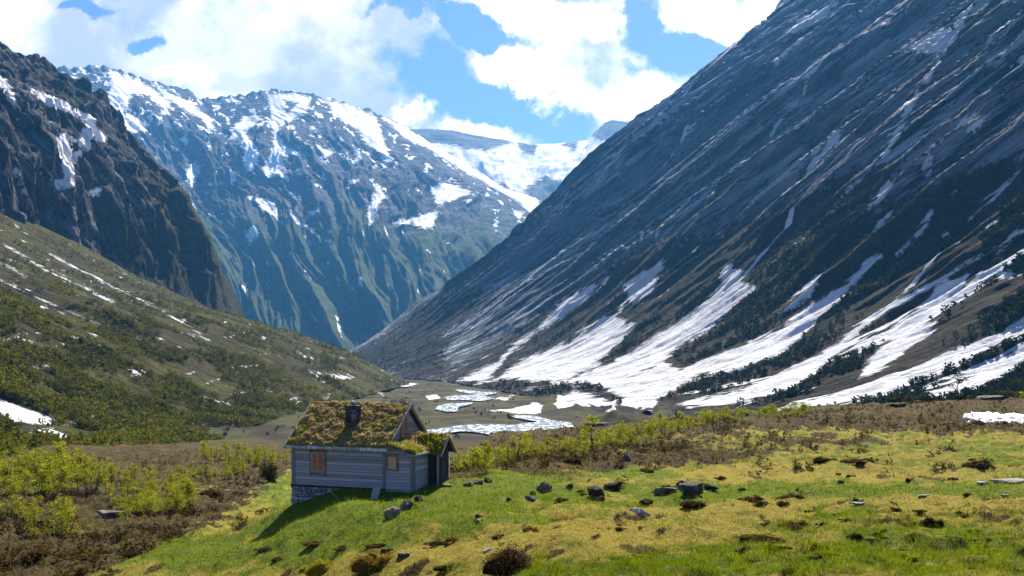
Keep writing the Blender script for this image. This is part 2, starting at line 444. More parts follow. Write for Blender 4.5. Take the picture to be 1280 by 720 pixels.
def mat_ground():
    m, t, out = material('meadow_and_heath')
    co = objco(t)
    g, h, r = attr(t, 'green'), attr(t, 'heath'), attr(t, 'bed')
    n1 = noise(t, co, 1.1, 6, 0.65); n2 = noise(t, co, 6.0, 6, 0.7); n3 = noise(t, co, 0.25, 4, 0.6)
    straw = mix(t, n2, (0.11, 0.080, 0.010), (0.34, 0.28, 0.040))
    green = mix(t, n2, (0.035, 0.060, 0.003), (0.15, 0.20, 0.008))
    gm = sstep(t, mth(t, 'ADD', g, mth(t, 'MULTIPLY', mth(t, 'SUBTRACT', n1, 0.5), 1.6)), 0.1, 0.9)
    c = mix(t, gm, straw, green)
    hea = mix(t, sstep(t, n2, 0.35, 0.65), (0.012, 0.008, 0.004), (0.085, 0.058, 0.018))
    hea = mix(t, sstep(t, n3, 0.45, 0.62), hea, mix(t, n2, (0.025, 0.020, 0.006), (0.11, 0.08, 0.022)))
    nf = noise(t, mapping(t, co, scale=(1, 0.5, 1)), 0.03, 7, 0.65)
    nf2 = noise(t, mapping(t, co, scale=(1, 0.6, 1)), 0.11, 7, 0.7)
    fl = mix(t, sstep(t, nf, 0.42, 0.58), mix(t, nf2, (0.008, 0.006, 0.004), (0.036, 0.024, 0.017)), mix(t, nf2, (0.022, 0.024, 0.006), (0.075, 0.072, 0.020)))
    hea = mix(t, attr(t, 'far'), hea, fl)
    hm = sstep(t, mth(t, 'ADD', h, mth(t, 'MULTIPLY', mth(t, 'SUBTRACT', n1, 0.5), 0.8)), 0.35, 0.7)
    c = mix(t, hm, c, hea)
    soil = mth(t, 'MULTIPLY', sstep(t, noise(t, co, 2.3, 5, 0.6), 0.66, 0.72), 0.7)
    c = mix(t, soil, c, (0.02, 0.013, 0.008))
    c = mix(t, r, c, (0.10, 0.09, 0.08))
    sn = mth(t, 'ADD', attr(t, 'snow'), mth(t, 'MULTIPLY', mth(t, 'SUBTRACT', noise(t, co, 0.12, 7, 0.7), 0.5), 2.0))
    c = mix(t, sstep(t, sn, -0.05, 0.09), c, (0.60, 0.61, 0.64))
    bumpf = mth(t, 'ADD', mth(t, 'MULTIPLY', n1, 0.5), n2)
    principled(t, out, c, 0.95, bumpf, 0.18, 1.0, 0.1)
    return m
M_GROUND = mat_ground()
ground = grid_obj('ground', GP, M_GROUND, {'green': gz, 'heath': hz, 'bed': smooth(rsd, -3, 1), 'far': smooth(YY, 250, 450), 'snow': np.clip(gsn / 4, -3, 3)}, flip=False)

# river: level water lying in the stream bed
def mat_water():
    m, t, out = material('river_water')
    co = objco(t)
    w = noise(t, mapping(t, co, scale=(1, 0.35, 1)), 0.45, 6, 0.65)
    foam = sstep(t, noise(t, mapping(t, co, scale=(1, 0.25, 1)), 0.35, 7, 0.7), 0.42, 0.68)
    c = mix(t, foam, (0.22, 0.27, 0.31), (0.48, 0.52, 0.56))
    p = principled(t, out, c, mth(t, 'ADD', 0.12, mth(t, 'MULTIPLY', foam, 0.5)), w, 0.3, 0.8, 0.6)
    return m
M_WATER = mat_water()
def river_piece(poly, k):
    pts = []
    p = [np.array(q, float) for q in poly]
    for i in range(len(p)):                                   # rounded, slightly ragged banks
        p0, p1, p2, p3 = p[i - 1], p[i], p[(i + 1) % len(p)], p[(i + 2) % len(p)]
        for s in np.linspace(0, 1, 8, endpoint=False):
            q = 0.5 * (2 * p1 + (p2 - p0) * s + (2 * p0 - 5 * p1 + 4 * p2 - p3) * s * s + (3 * p1 - p0 - 3 * p2 + p3) * s ** 3)
            c = (p[i] + 0) * 0
            pts.append(q)
    cx = np.mean(pts, 0)
    V = []
    for q in pts:
        Y = 35.0 * F / max(q[1] - CY, 5)
        V.append(((q[0] - CX) * Y / F, Y, -35.0))
    return V
ws = []
bm = bmesh.new()
for k, poly in enumerate(RIVER):
    vs = [bm.verts.new(v) for v in river_piece(poly, k)]
    f = bm.faces.new(vs)
    if f.normal.z < 0: f.normal_flip()
bmesh.ops.triangulate(bm, faces=bm.faces[:])
bm.normal_update()
for f in bm.faces:
    if f.normal.z < 0: f.normal_flip()
me = bpy.data.meshes.new('river'); bm.to_mesh(me); bm.free(); me.materials.append(M_WATER)
river = bpy.data.objects.new('river', me); COL.objects.link(river); river['kind'] = 'structure'
river.location.z = 0.02

# ------------------------------------------------------------------ mountains
def wall_side(Ys, xt, zt, hfun, dmax, nd, side, power=1.25):
    """valley side: sections across the valley at every Y, rising from the toe xt; side +1 rises to the right"""
    t = np.linspace(0, 1, nd) ** power
    D = dmax[:, None] * t[None, :]
    Yg = np.repeat(Ys[:, None], nd, 1)
    X = xt[:, None] + side * D
    Z = zt[:, None] + hfun(Yg, D)
    return np.stack([X, Yg, Z], -1), D
def normals(P):
    a = np.gradient(P, axis=0); b = np.gradient(P, axis=1)
    n = np.cross(a, b)
    n /= np.linalg.norm(n, axis=-1, keepdims=True) + 1e-9
    return np.where(n[..., 2:3] < 0, -n, n)

def cumprof(s0, s1, w, dm=2000):
    d = np.linspace(0, dm, 800)
    k = s0 + (s1 - s0) * smooth(d, 0, w)
    return d, np.concatenate([[0], np.cumsum((k[1:] + k[:-1]) / 2 * np.diff(d))])

# --- right mountain
YE = 2300.0
Ys = np.concatenate([np.geomspace(210, YE, 900), YE + np.linspace(8, 700, 24)])
xt = np.interp(Ys, [210, 260, 400, 520, 631, 806, 1360, 2300, 3000], [215, 222, 175, 110, 78, 28, -90, -444, 430])
ds, hs = cumprof(0.17, 0.86, 330)
sx = np.array([(440, 437), (480, 411), (520, 378), (560, 357), (600, 335), (645, 296), (690, 251), (725, 218), (760, 190), (805, 157), (850, 121), (900, 88), (950, 50), (963, 22), (980, 0), (1000, -22), (1050, -70), (1200, -190)], float)
fd = np.concatenate([[0], (sx[:, 0] - CX) * YE / F + 444]); fh = np.concatenate([[0], (CY - sx[:, 1]) * YE / F + 36])
def hR(Y, D):
    w = smooth(Y, 1000, 2250)
    back = np.maximum(Y - YE, 0)
    h = np.interp(D, ds, hs) * (1 - w) + np.interp(D, fd, fh) * w
    return h - back * 0.25
PR, DR = wall_side(Ys, xt, zb(Ys) - 3, hR, np.clip(0.75 * Ys + 170, 0, 1480), 560, 1)
NR = normals(PR)
Yg = PR[..., 1]
wallf = smooth(DR, 120, 420) * 0.9 + 0.1
end = 1 - 0.75 * smooth(Yg, 2080, 2300)
c = Yg + 0.42 * DR
disp = ridged(c / 230, DR / 1500, 4, 0.5, 5) * 30 + ridged(c / 60, DR / 1100, 3, 0.5, 8) * 9 + fbm(c / 17, DR / 420, 4, 0.6, 9) * 3.5 + fbm(Yg / 60, DR / 90, 4, .55, 14) * 3
def saw(v): f = v - np.floor(v); return np.where(f < 0.82, f / 0.82, (1 - f) / 0.18) - 0.5
lw = fbm(c / 300, DR / 500, 4, 0.55, 90)
disp = disp + saw(-c / 95 + lw * 1.3) * 21 * smooth(fbm(c / 240, DR / 300, 3, .5, 93) + .25, 0, .7) + saw(-c / 31 + lw * 2.4) * 8 * smooth(fbm(c / 120, DR / 200, 3, .5, 94) + .3, 0, .6) + saw(-c / 11 + lw * 4) * 2.8 * smooth(fbm(c / 70, DR / 130, 3, .5, 95) + .2, 0, .6)
disp = disp * wallf * end + fbm(Yg / 22, DR / 30, 4, 0.5, 12) * 1.2
PR = PR + NR * disp[..., None]
px, py = px_of(PR)
sR = union_sd(px, py, SNOW_R, [([(1183, 62), (1171, 79), (1158, 102), (1137, 133), (1117, 175), (1104, 196)], 2.4), ([(1087, 212), (1058, 242), (1030, 272), (1000, 299), (960, 330)], 1.5), ([(1280, 150), (1240, 180), (1215, 215), (1190, 245)], 0.5)], DARK_R)
# vegetated strips between the gullies
low = smooth(py, 120, 300) * smooth(px, 700, 1000)
sR = np.maximum(sR, (fbm(Yg / 30, DR / 330, 5, 0.62, 171) + 0.42 * low - 0.93) * 22)
vegR = np.maximum.reduce([poly_sd(px, py, q) for q in (
    [(550, 470), (600, 440), (690, 380), (760, 335), (830, 300), (900, 290), (960, 270), (1060, 215), (1120, 205), (1100, 260), (1400, 150), (1400, 520), (900, 530), (560, 500)],
    [(430, 440), (470, 420), (520, 385), (560, 372), (600, 360), (620, 375), (560, 420), (560, 470), (500, 480), (440, 460)],
    [(550, 340), (690, 240), (700, 246), (600, 330), (560, 360)])])

def mat_rock_valley(name, rot, dark, light, veg_a, veg_b, snowcol, snow_rough=2.2, streak=1.0, brown=(0.10, 0.07, 0.045)):
    m, t, out = material(name)
    co = objco(t)
    st = mapping(t, co, rot=rot)
    s1 = noise(t, mapping(t, st, scale=(0.05, 1, 1)), 0.06 * streak, 9, 0.68, 0.0)
    s2 = noise(t, mapping(t, st, scale=(0.12, 1, 1)), 0.016 * streak, 6, 0.6, 0.4)
    s3 = noise(t, co, 0.09, 7, 0.68)
    c = mix(t, sstep(t, s1, 0.42, 0.60), dark, light)
    c = mix(t, sstep(t, s2, 0.44, 0.58, 0.0, 0.9), c, mix(t, s1, tuple(v * 0.8 for v in dark), tuple(v * 0.6 for v in light)))
    crack = sstep(t, mth(t, 'ABSOLUTE', mth(t, 'SUBTRACT', noise(t, mapping(t, st, scale=(0.04, 1, 1)), 0.085 * streak, 6, 0.6, 0.0), 0.5)), 0.0, 0.03)
    c = mix(t, mth(t, 'MULTIPLY', mth(t, 'SUBTRACT', 1.0, crack), 0.85), c, tuple(v * 0.25 for v in dark))
    c = mix(t, sstep(t, noise(t, mapping(t, st, scale=(0.3, 1, 1)), 0.011, 5, 0.6), 0.54, 0.7, 0.0, 0.35), c, brown)
    vg = mth(t, 'ADD', attr(t, 'veg'), mth(t, 'MULTIPLY', mth(t, 'SUBTRACT', s3, 0.5), 3.0))
    vg = mth(t, 'ADD', vg, mth(t, 'MULTIPLY', mth(t, 'SUBTRACT', s2, 0.5), 2.0))
    vc = mix(t, sstep(t, noise(t, co, 0.035, 6, 0.65), 0.4, 0.6), veg_a, veg_b)
    vc = mix(t, sstep(t, noise(t, co, 0.25, 4, 0.7), 0.45, 0.6, 0.0, 0.6), vc, tuple(v * 0.45 for v in veg_a))
    c = mix(t, sstep(t, vg, -0.15, 0.25), c, vc)
    # old snow, with ragged edges and a dirty skin
    sn = mth(t, 'ADD', attr(t, 'snow'), mth(t, 'MULTIPLY', mth(t, 'SUBTRACT', noise(t, mapping(t, st, scale=(0.35, 1, 1)), 0.09 * streak, 9, 0.75), 0.5), snow_rough * 2.6))
    sm = sstep(t, sn, -0.08, 0.22)
    dirt = sstep(t, noise(t, mapping(t, st, scale=(0.10, 1, 1)), 0.06, 7, 0.65), 0.42, 0.75)
    sc = mix(t, mth(t, 'MULTIPLY', dirt, 0.75), snowcol, (0.36, 0.33, 0.33))
    c = mix(t, sm, c, sc)
    bh = mth(t, 'MULTIPLY', mth(t, 'SUBTRACT', 1.0, mth(t, 'MULTIPLY', sm, 0.7)), mth(t, 'ADD', mth(t, 'ADD', s1, mth(t, 'MULTIPLY', crack, 0.25)), mth(t, 'MULTIPLY', s3, 0.5)))
    bh = mth(t, 'ADD', bh, mth(t, 'MULTIPLY', sm, mth(t, 'MULTIPLY', noise(t, co, 0.05, 5, 0.6), 0.6)))
    principled(t, out, c, 0.92, bh, 7.0, 1.0, 0.06)
    return m
MR = mat_rock_valley('slate_slabs', (0, R(37), R(23)), (0.007, 0.010, 0.016), (0.38, 0.41, 0.47), (0.020, 0.019, 0.007), (0.048, 0.034, 0.020), (0.57, 0.58, 0.61), 2.2, 1.0, (0.060, 0.060, 0.066))
grid_obj('mountain_slope', PR, MR, {'snow': np.clip(sR / 6, -2, 2), 'veg': np.clip(vegR / 25, -1.5, 1.5)}, flip=True)

# --- left hillside with birch wood
YE2 = 1150.0
YsL = np.concatenate([np.geomspace(100, YE2, 420), YE2 + np.linspace(6, 420, 20)])
xtL = np.interp(YsL, [100, 170, 220, 463, 680, 1150, 1600], [-72, -87, -98, -127, -131, -118, -520])
sl = np.array([(510, 477), (470, 457), (430, 439), (380, 422), (330, 408), (270, 390), (215, 366), (170, 345), (110, 311), (60, 284), (0, 254), (-200, 130), (-500, -40)], float)
fdL = -118 - (sl[:, 0] - CX) * YE2 / F; fhL = (CY - sl[:, 1]) * YE2 / F + 38
fdL = np.concatenate([[0], fdL[1:]]); fhL[0] = 6
dl, hl = cumprof(0.16, 0.46, 90)
def hL(Y, D):
    w = smooth(Y, 350, 1100)
    h = np.interp(D, dl, hl) * (1 - w) + np.interp(D, fdL, fhL) * w
    return h - np.maximum(Y - YE2, 0) * 0.12
PL, DL = wall_side(YsL, xtL, zb(YsL) - 3, hL, np.clip(0.62 * YsL + 60, 0, 900), 330, -1)
NL = normals(PL); Yg = PL[..., 1]
endL = 1 - 0.6 * smooth(Yg, 1040, 1150)
PL = PL + NL * ((ridged(Yg / 120, DL / 420, 4, 0.5, 25) * 5 * smooth(DL, 20, 160) + fbm(Yg / 26, DL / 60, 5, 0.55, 27) * 2.0) * endL)[..., None]
SNOW_L = [[(-40, 495), (0, 499), (20, 505), (45, 515), (75, 525), (62, 531), (30, 529), (-40, 530)], [(30, 540), (60, 535), (90, 545), (115, 556), (90, 557), (50, 548)],
          [(78, 533), (98, 530), (84, 527)], [(18, 280), (32, 288), (20, 285)], [(0, 256), (14, 272), (4, 268)],
          [(268, 522), (290, 522), (312, 527), (280, 526)], [(158, 461), (170, 463), (175, 468), (165, 466)], [(285, 552), (300, 557), (290, 557)],
          [(345, 442), (358, 446), (350, 445)], [(370, 440), (400, 452), (385, 449)], [(384, 462), (402, 470), (395, 471)], [(405, 466), (445, 472), (420, 475)]]
LINES_L = [([(4, 305), (45, 330), (90, 352), (142, 378)], 1.5), ([(62, 318), (110, 343), (154, 364), (210, 392), (254, 420)], 1.1), ([(0, 328), (34, 347)], 0.9), ([(0, 349), (45, 371), (100, 395), (130, 406)], 0.7), ([(172, 422), (208, 437)], 0.4), ([(225, 414), (262, 425)], 0.8),
           ([(20, 420), (70, 442)], 0.4), ([(200, 484), (260, 498), (290, 505)], 0.4), ([(88, 420), (145, 437)], 0.4), ([(30, 360), (80, 392)], 0.3)]
px, py = px_of(PL)
sL = union_sd(px, py, SNOW_L, LINES_L)
sL = np.maximum(sL, (fbm(Yg / 60, DL / 9, 4, 0.6, 77) - 0.82) * 8)
ML = mat_rock_valley('hillside_heath', (0, R(-24), 0), (0.020, 0.017, 0.013), (0.075, 0.062, 0.046), (0.078, 0.076, 0.014), (0.045, 0.036, 0.014), (0.60, 0.61, 0.64), 1.7, 2.0)
grid_obj('hillside', PL, ML, {'snow': np.clip(sL / 5, -2, 2), 'veg': np.clip(0.9 + fbm(Yg / 90, DL / 90, 3, .5, 3), -1, 1.5)})

# --- dark mountain shoulder behind it
YE3 = 1700.0
YsM = np.concatenate([np.geomspace(850, YE3, 330), YE3 + np.linspace(6, 500, 20)])
xtM = np.interp(YsM, [850, 1700, 2200], [-500, -440, -980])
sm_ = np.array([(318, 425), (312, 410), (300, 385), (286, 362), (275, 340), (270, 318), (262, 300), (248, 275), (230, 250), (205, 220), (185, 195), (165, 172), (150, 160), (125, 148), (100, 138), (80, 130), (60, 123), (40, 108), (25, 98), (12, 84), (0, 75), (-100, 25), (-300, -40), (-700, -160)], float)
fdM = np.concatenate([[0], -440 - (sm_[:, 0] - CX) * YE3 / F]); fhM = np.concatenate([[0], (CY - sm_[:, 1]) * YE3 / F + 38])
fdM = np.maximum.accumulate(fdM + np.arange(len(fdM)) * 0.01)
def hM(Y, D): return np.interp(D, fdM, fhM) - np.maximum(Y - YE3, 0) * 0.2
PM, DM = wall_side(YsM, xtM, zb(YsM) - 3, hM, np.full(len(YsM), 1000.0), 330, -1, 1.0)
NM = normals(PM); Yg = PM[..., 1]
endM = 1 - 0.8 * smooth(Yg, 1540, 1700)
cc = Yg - 0.2 * DM
PM = PM + NM * ((ridged(cc / 130, DM / 300, 5, 0.5, 35) * 20 + ridged(cc / 36, DM / 90, 4, 0.55, 36) * 7 + saw(DM / 75 + fbm(cc / 150, DM / 150, 4, .55, 130) * 1.6) * 12 * smooth(fbm(cc / 110, DM / 110, 3, .5, 131) + .3, 0, .6) + saw(-cc / 44 + fbm(cc / 120, DM / 120, 4, .55, 132) * 1.6) * 9 + saw(DM / 21 + fbm(cc / 50, DM / 50, 4, .55, 133) * 1.4) * 3) * endM * smooth(DM, 0, 60))[..., None]
SNOW_M = [[(-20, 88), (0, 94), (10, 98), (19, 119), (21, 137), (12, 137), (4, 112), (-20, 104)],
          [(35, 108), (54, 115), (79, 125), (96, 135), (121, 148), (125, 160), (142, 179), (125, 177), (112, 175), (121, 192), (100, 183), (102, 196), (92, 208), (96, 233), (79, 242), (65, 227), (81, 223), (75, 200), (69, 171), (83, 165), (98, 175), (100, 162), (83, 142), (62, 135), (42, 121)],
          [(12, 217), (21, 202), (27, 208), (25, 223), (15, 225)], [(106, 240), (121, 233), (133, 237), (121, 250)], [(102, 208), (112, 204), (106, 212)], [(20, 148), (27, 152), (24, 158)], [(150, 225), (160, 232), (156, 230)], [(56, 148), (78, 155), (62, 152)]]
CUT_M = [[(88, 142), (104, 150), (106, 160), (96, 152)], [(86, 176), (100, 180), (98, 192), (90, 188)]]
px, py = px_of(PM)
sM = union_sd(px, py, SNOW_M, (), CUT_M)
vM = np.clip(smooth(px, 140, 220) * 1.3 + smooth(py, 200, 300) * 0.8 - 0.9 + fbm(px / 60, py / 60, 3, .5, 5) * .6, -1.2, 1)
MM = mat_rock_valley('dark_crag', (0, R(-40), R(20)), (0.009, 0.009, 0.012), (0.130, 0.128, 0.140), (0.034, 0.034, 0.010), (0.070, 0.060, 0.022), (0.84, 0.84, 0.87), 1.4, 1.0, (0.045, 0.038, 0.032))
grid_obj('mountain_shoulder', PM, MM, {'snow': np.clip(sM / 6, -2, 2), 'veg': vM})

# --- big mountain across the valley: faces the camera, ruled between toe and skyline
def front_face(pxs, crest, toe_px, Yt, Yc, zt, rows, back, bow=0.0, zpow=0.9, backdrop=0.45):
    cr = np.asarray(crest, float)
    cpy = np.interp(pxs, cr[:, 0], cr[:, 1])
    C = np.stack([(pxs - CX) * Yc / F, np.full_like(pxs, Yc), (CY - cpy) * Yc / F], -1)
    T = np.stack([(toe_px - CX) * Yt / F, np.full_like(pxs, Yt), np.full_like(pxs, zt)], -1)
    t = np.linspace(0, 1, rows)[:, None, None]
    Pm = T[None] + (C - T)[None] * t
    Pm[..., 2] = zt + (C[None, :, 2] - zt) * t[..., 0] ** zpow
    b = np.linspace(0.04, 1, 16)[:, None, None]
    B = np.repeat(C[None], 16, 0) + np.array([0, back, 0]) * b
    B[..., 2] -= (back * backdrop * b[..., 0])
    return np.concatenate([Pm, B], 0), np.concatenate([np.linspace(0, 1, rows), np.full(16, 1.0)])
pxs = np.linspace(-160, 800, 620)
crestF = [(-160, 50), (0, 70), (30, 90), (80, 84), (130, 82), (165, 92), (200, 104), (235, 112), (250, 124), (290, 120), (330, 113), (345, 112), (370, 114), (400, 120), (420, 126), (450, 133), (480, 145), (510, 160), (540, 180), (575, 199), (600, 214), (640, 236), (670, 247), (690, 262), (740, 300), (800, 330)]
PF, tF = front_face(pxs, crestF, pxs * 0.72 + 230, 3300.0, 6000.0, -45, 330, 1200.0)
NF = normals(PF)
tt = np.repeat(tF[:, None], len(pxs), 1); cc = np.repeat(pxs[None], len(tF), 0)
fade = smooth(tt, 0, 0.1) * (1 - 0.93 * smooth(tt, 0.55, 0.97))
NF = NF * np.array([1, 1, 0.25])
warp_ = fbm(cc / 160, tt * 3, 3, 0.5, 80) * 26
df = ridged((cc + warp_) / 92, tt * 1.3, 5, 0.5, 45) * 122 + ridged((cc + warp_ * 1.5) / 30, tt * 3.0, 5, 0.55, 47) * 44 + fbm(cc / 9, tt * 14, 4, 0.6, 49) * 12
df = df - df.mean()
PF = PF + NF * (df * fade)[..., None] + np.array([0, 0, 1.0]) * (fbm(cc / 12, cc * 0, 5, 0.55, 66) * 16 * smooth(tt, 0.9, 1))[..., None]
SNOW_F = [
    [(30, 95), (60, 85), (110, 100), (140, 88), (180, 104), (215, 128), (205, 150), (165, 168), (130, 148), (90, 132), (60, 118)],
    [(190, 106), (240, 128), (265, 150), (270, 166), (252, 150), (215, 128)],
    [(287, 162), (308, 144), (329, 146), (308, 167), (321, 183), (325, 204), (308, 217), (300, 175)],
    [(334, 115), (392, 119), (383, 142), (358, 154), (346, 167), (358, 183), (379, 192), (354, 196), (358, 217), (333, 225), (327, 208), (342, 187), (340, 154)],
    [(404, 124), (442, 131), (471, 146), (483, 183), (490, 200), (479, 212), (475, 192), (458, 179), (446, 162), (421, 146)],
    [(479, 146), (508, 158), (546, 179), (587, 206), (633, 235), (675, 248), (668, 273), (650, 254), (621, 237), (579, 214), (537, 187), (504, 170)],
    [(537, 233), (558, 227), (592, 240), (567, 250), (546, 258)], [(483, 279), (517, 271), (548, 262), (542, 287), (517, 283)], [(458, 267), (471, 229), (483, 246), (471, 258), (464, 290)],
    [(229, 218), (245, 200), (250, 214), (240, 235)], [(305, 290), (318, 280), (325, 292), (312, 306)], [(255, 170), (263, 182), (261, 194)], [(232, 203), (256, 206), (244, 214)],
    [(316, 245), (345, 262), (330, 262)], [(358, 238), (378, 247), (366, 248)], [(395, 180), (420, 190), (402, 200)], [(396, 216), (410, 226), (402, 224)], [(438, 175), (452, 196), (446, 205)],
    [(360, 262), (405, 300), (415, 305), (372, 280)], [(617, 280), (623, 268), (622, 296)], [(384, 264), (398, 262), (386, 274)], [(640, 262), (656, 266), (648, 278)], [(300, 240), (345, 252), (348, 276), (335, 266)]]
CUT_F = [[(92, 100), (112, 84), (132, 88), (140, 105), (128, 124), (108, 118)], [(165, 118), (185, 118), (215, 150), (190, 158), (158, 140)], [(355, 125), (372, 128), (360, 140)], [(30, 85), (48, 82), (60, 92), (45, 104), (34, 98)]]
px, py = px_of(PF)
sF = union_sd(px, py, SNOW_F, (), CUT_F)
hi = smooth(PF[..., 2], 420, 1500)
sF = np.maximum(sF, (fbm(cc / 13, tt * 16, 5, 0.66, 88) + 0.55 * hi - 0.92) * 16)
vF = np.clip(1.0 - smooth(PF[..., 2], 250, 1030) * 2.3 + fbm(cc / 50, tt * 5, 4, .5, 15) * 0.7, -1.3, 1.2)
MF = mat_rock_valley('far_crag', (R(-38), 0, R(10)), (0.018, 0.021, 0.028), (0.13, 0.135, 0.155), (0.036, 0.058, 0.018), (0.075, 0.086, 0.032), (0.84, 0.84, 0.86), 1.6, 0.4)
grid_obj('far_mountain', PF, MF, {'snow': np.clip(sF / 6, -2, 2), 'veg': vF}, flip=False)

# --- glacier peaks at the head of the valley
pxs = np.linspace(380, 960, 330)
crestK = [(380, 180), (480, 166), (530, 162), (567, 164), (596, 170), (637, 177), (671, 181), (695, 181), (722, 178), (735, 176), (745, 164), (757, 154), (766, 151), (785, 153), (808, 159), (840, 175), (900, 195), (960, 215)]
PK, tK = front_face(pxs, crestK, pxs * 0.9 + 60, 4900.0, 8000.0, -45, 170, 1200.0)
NK = normals(PK)
tt = np.repeat(tK[:, None], len(pxs), 1); cc = np.repeat(pxs[None], len(tK), 0)
PK = PK + NK * ((ridged(cc / 70, tt * 3, 4, 0.5, 105) * 40 + fbm(cc / 14, tt * 12, 4, .55, 107) * 9) * (1 - 0.85 * smooth(tt, 0.82, 1)))[..., None]
ROCK_K = [[(470, 160), (529, 160), (567, 162), (596, 168), (640, 177), (608, 188), (579, 183), (550, 178), (520, 180)], [(740, 170), (750, 158), (764, 148), (812, 156), (812, 170), (783, 184), (767, 179)],
          [(646, 179), (671, 180), (667, 194), (654, 190)], [(655, 238), (683, 220), (710, 234), (704, 250), (680, 262)], [(704, 180), (722, 177), (718, 188)]]
px, py = px_of(PK)
sK = -union_sd(px, py, ROCK_K) * 0.8
sK = np.minimum(sK, 18 + fbm(cc / 12, tt * 12, 4, 0.6, 120) * 8)
MK = mat_rock_valley('glacier_peak', (R(-30), 0, 0), (0.05, 0.055, 0.065), (0.17, 0.18, 0.2), (0.05, 0.06, 0.03), (0.06, 0.06, 0.04), (0.84, 0.84, 0.86), 1.4, 0.5)
grid_obj('glacier_peaks', PK, MK, {'snow': np.clip(sK / 6, -2, 2), 'veg': np.full(sK.shape, -2.0)})

# ------------------------------------------------------------------ haze in the valley air
def haze_box():
    m, t, out = material('valley_haze')
    v = new(t, 'ShaderNodeVolumePrincipled', {'Color': (0.12, 0.45, 1.0, 1), 'Density': HAZE, 'Anisotropy': 0.25})
    t.links.new(v.outputs[0], out.inputs['Volume'])
    x, y0, y1, z0, z1 = 9500, -400, 9900, -420, 2050
    bm = bmesh.new()
    bmesh.ops.create_cube(bm, size=1)
    for vv in bm.verts:
        vv.co = (vv.co.x * 2 * x, y0 + (vv.co.y + 0.5) * (y1 - y0), z0 + (vv.co.z + 0.5) * (z1 - z0))
    me = bpy.data.meshes.new('haze'); bm.to_mesh(me); bm.free(); me.materials.append(m)
    o = bpy.data.objects.new('haze', me); COL.objects.link(o); o['kind'] = 'stuff'
    o['label'] = 'thin blue haze filling the valley air'
    return o
HAZE = 0.52e-4
haze_box()
# ------------------------------------------------------------------ things: helpers
def empty(name, loc, rz=0.0, label=None, cat=None, group=None):
    o = bpy.data.objects.new(name, None); COL.objects.link(o)
    o.location = loc; o.rotation_euler = (0, 0, rz)
    o.empty_display_size = 0.3
    return tag(o, label, cat, group)

class MB:
    """collects boxes and polygons with a tint each, and links them as one mesh object"""
    def __init__(s, seed=1):
        s.v, s.f, s.t = [], [], []; s.r = random.Random(seed)
    def poly(s, pts, tint=None):
        b = len(s.v); s.v += [tuple(p) for p in pts]; s.f.append(list(range(b, b + len(pts))))
        s.t += [s.r.random() if tint is None else tint] * len(pts)
    def hexa(s, p, tint=None):
        """8 corners: bottom ring 0-3, top ring 4-7"""
        tint = s.r.random() if tint is None else tint
        b = len(s.v); s.v += [tuple(q) for q in p]; s.t += [tint] * 8
        for q in ((3, 2, 1, 0), (4, 5, 6, 7), (0, 1, 5, 4), (1, 2, 6, 5), (2, 3, 7, 6), (3, 0, 4, 7)):
            s.f.append([b + i for i in q])
    def box(s, c, d, rot=None, tint=None):
        x, y, z = d[0] / 2, d[1] / 2, d[2] / 2
        p = [Vector(q) for q in ((-x, -y, -z), (x, -y, -z), (x, y, -z), (-x, y, -z), (-x, -y, z), (x, -y, z), (x, y, z), (-x, y, z))]
        if rot is not None: p = [rot @ q for q in p]
        s.hexa([q + Vector(c) for q in p], tint)
    def bar(s, a, b, w, h, up=(0, 0, 1), tint=None):
        a, b = Vector(a), Vector(b); d = (b - a).normalized()
        sd = d.cross(Vector(up)).normalized() * w / 2; u = sd.cross(d).normalized() * h / 2
        s.hexa([a - sd - u, a + sd - u, b + sd - u, b - sd - u, a - sd + u, a + sd + u, b + sd + u, b - sd + u], tint)
    def tube(s, pts, rad, n=7, tint=None):
        tint = s.r.random() if tint is None else tint
        pts = [Vector(p) for p in pts]; rings = []
        for i, p in enumerate(pts):
            d = (pts[min(i + 1, len(pts) - 1)] - pts[max(i - 1, 0)]).normalized()
            x = d.orthogonal().normalized(); y = d.cross(x)
            r = rad[i] if hasattr(rad, '__len__') else rad
            b = len(s.v)
            for k in range(n):
                a = 2 * math.pi * k / n
                s.v.append(tuple(p + (x * math.cos(a) + y * math.sin(a)) * r)); s.t.append(tint)
            rings.append(b)
        for b0, b1 in zip(rings[:-1], rings[1:]):
            for k in range(n):
                s.f.append([b0 + k, b0 + (k + 1) % n, b1 + (k + 1) % n, b1 + k])
        s.f.append([rings[-1] + k for k in range(n)]); s.f.append([rings[0] + k for k in reversed(range(n))])
    def build(s, name, mat, parent=None, bevel=0.0, smooth_on=False):
        me = bpy.data.meshes.new(name); me.from_pydata(s.v, [], s.f)
        at = me.attributes.new('tint', 'FLOAT', 'POINT'); at.data.foreach_set('value', np.array(s.t, dtype=np.float32))
        me.materials.append(mat); me.validate(); me.update()
        if bevel > 0:
            bm = bmesh.new(); bm.from_mesh(me)
            bmesh.ops.bevel(bm, geom=bm.edges[:], offset=bevel, segments=1, affect='EDGES', clamp_overlap=True)
            bm.to_mesh(me); bm.free()
        if smooth_on:
            me.polygons.foreach_set('use_smooth', np.ones(len(me.polygons), dtype=bool))
        o = bpy.data.objects.new(name, me); COL.objects.link(o)
        if parent is not None: o.parent = parent
        return o

def gz1(x, y): return float(ground_z(np.array([x]), np.array([y]))[0])
_MY = np.concatenate([np.arange(14, 90, 0.05), np.arange(90, 400, 0.25)])
def hit(px, py):
    """where the line of sight through a photo pixel first meets the ground"""
    x = (px - CX) / F * _MY; z = (CY - py) / F * _MY
    g = ground_z(x, _MY)
    k = np.nonzero(g >= z)[0]
    i = k[0] if len(k) else len(_MY) - 1
    return Vector((x[i], _MY[i], g[i]))

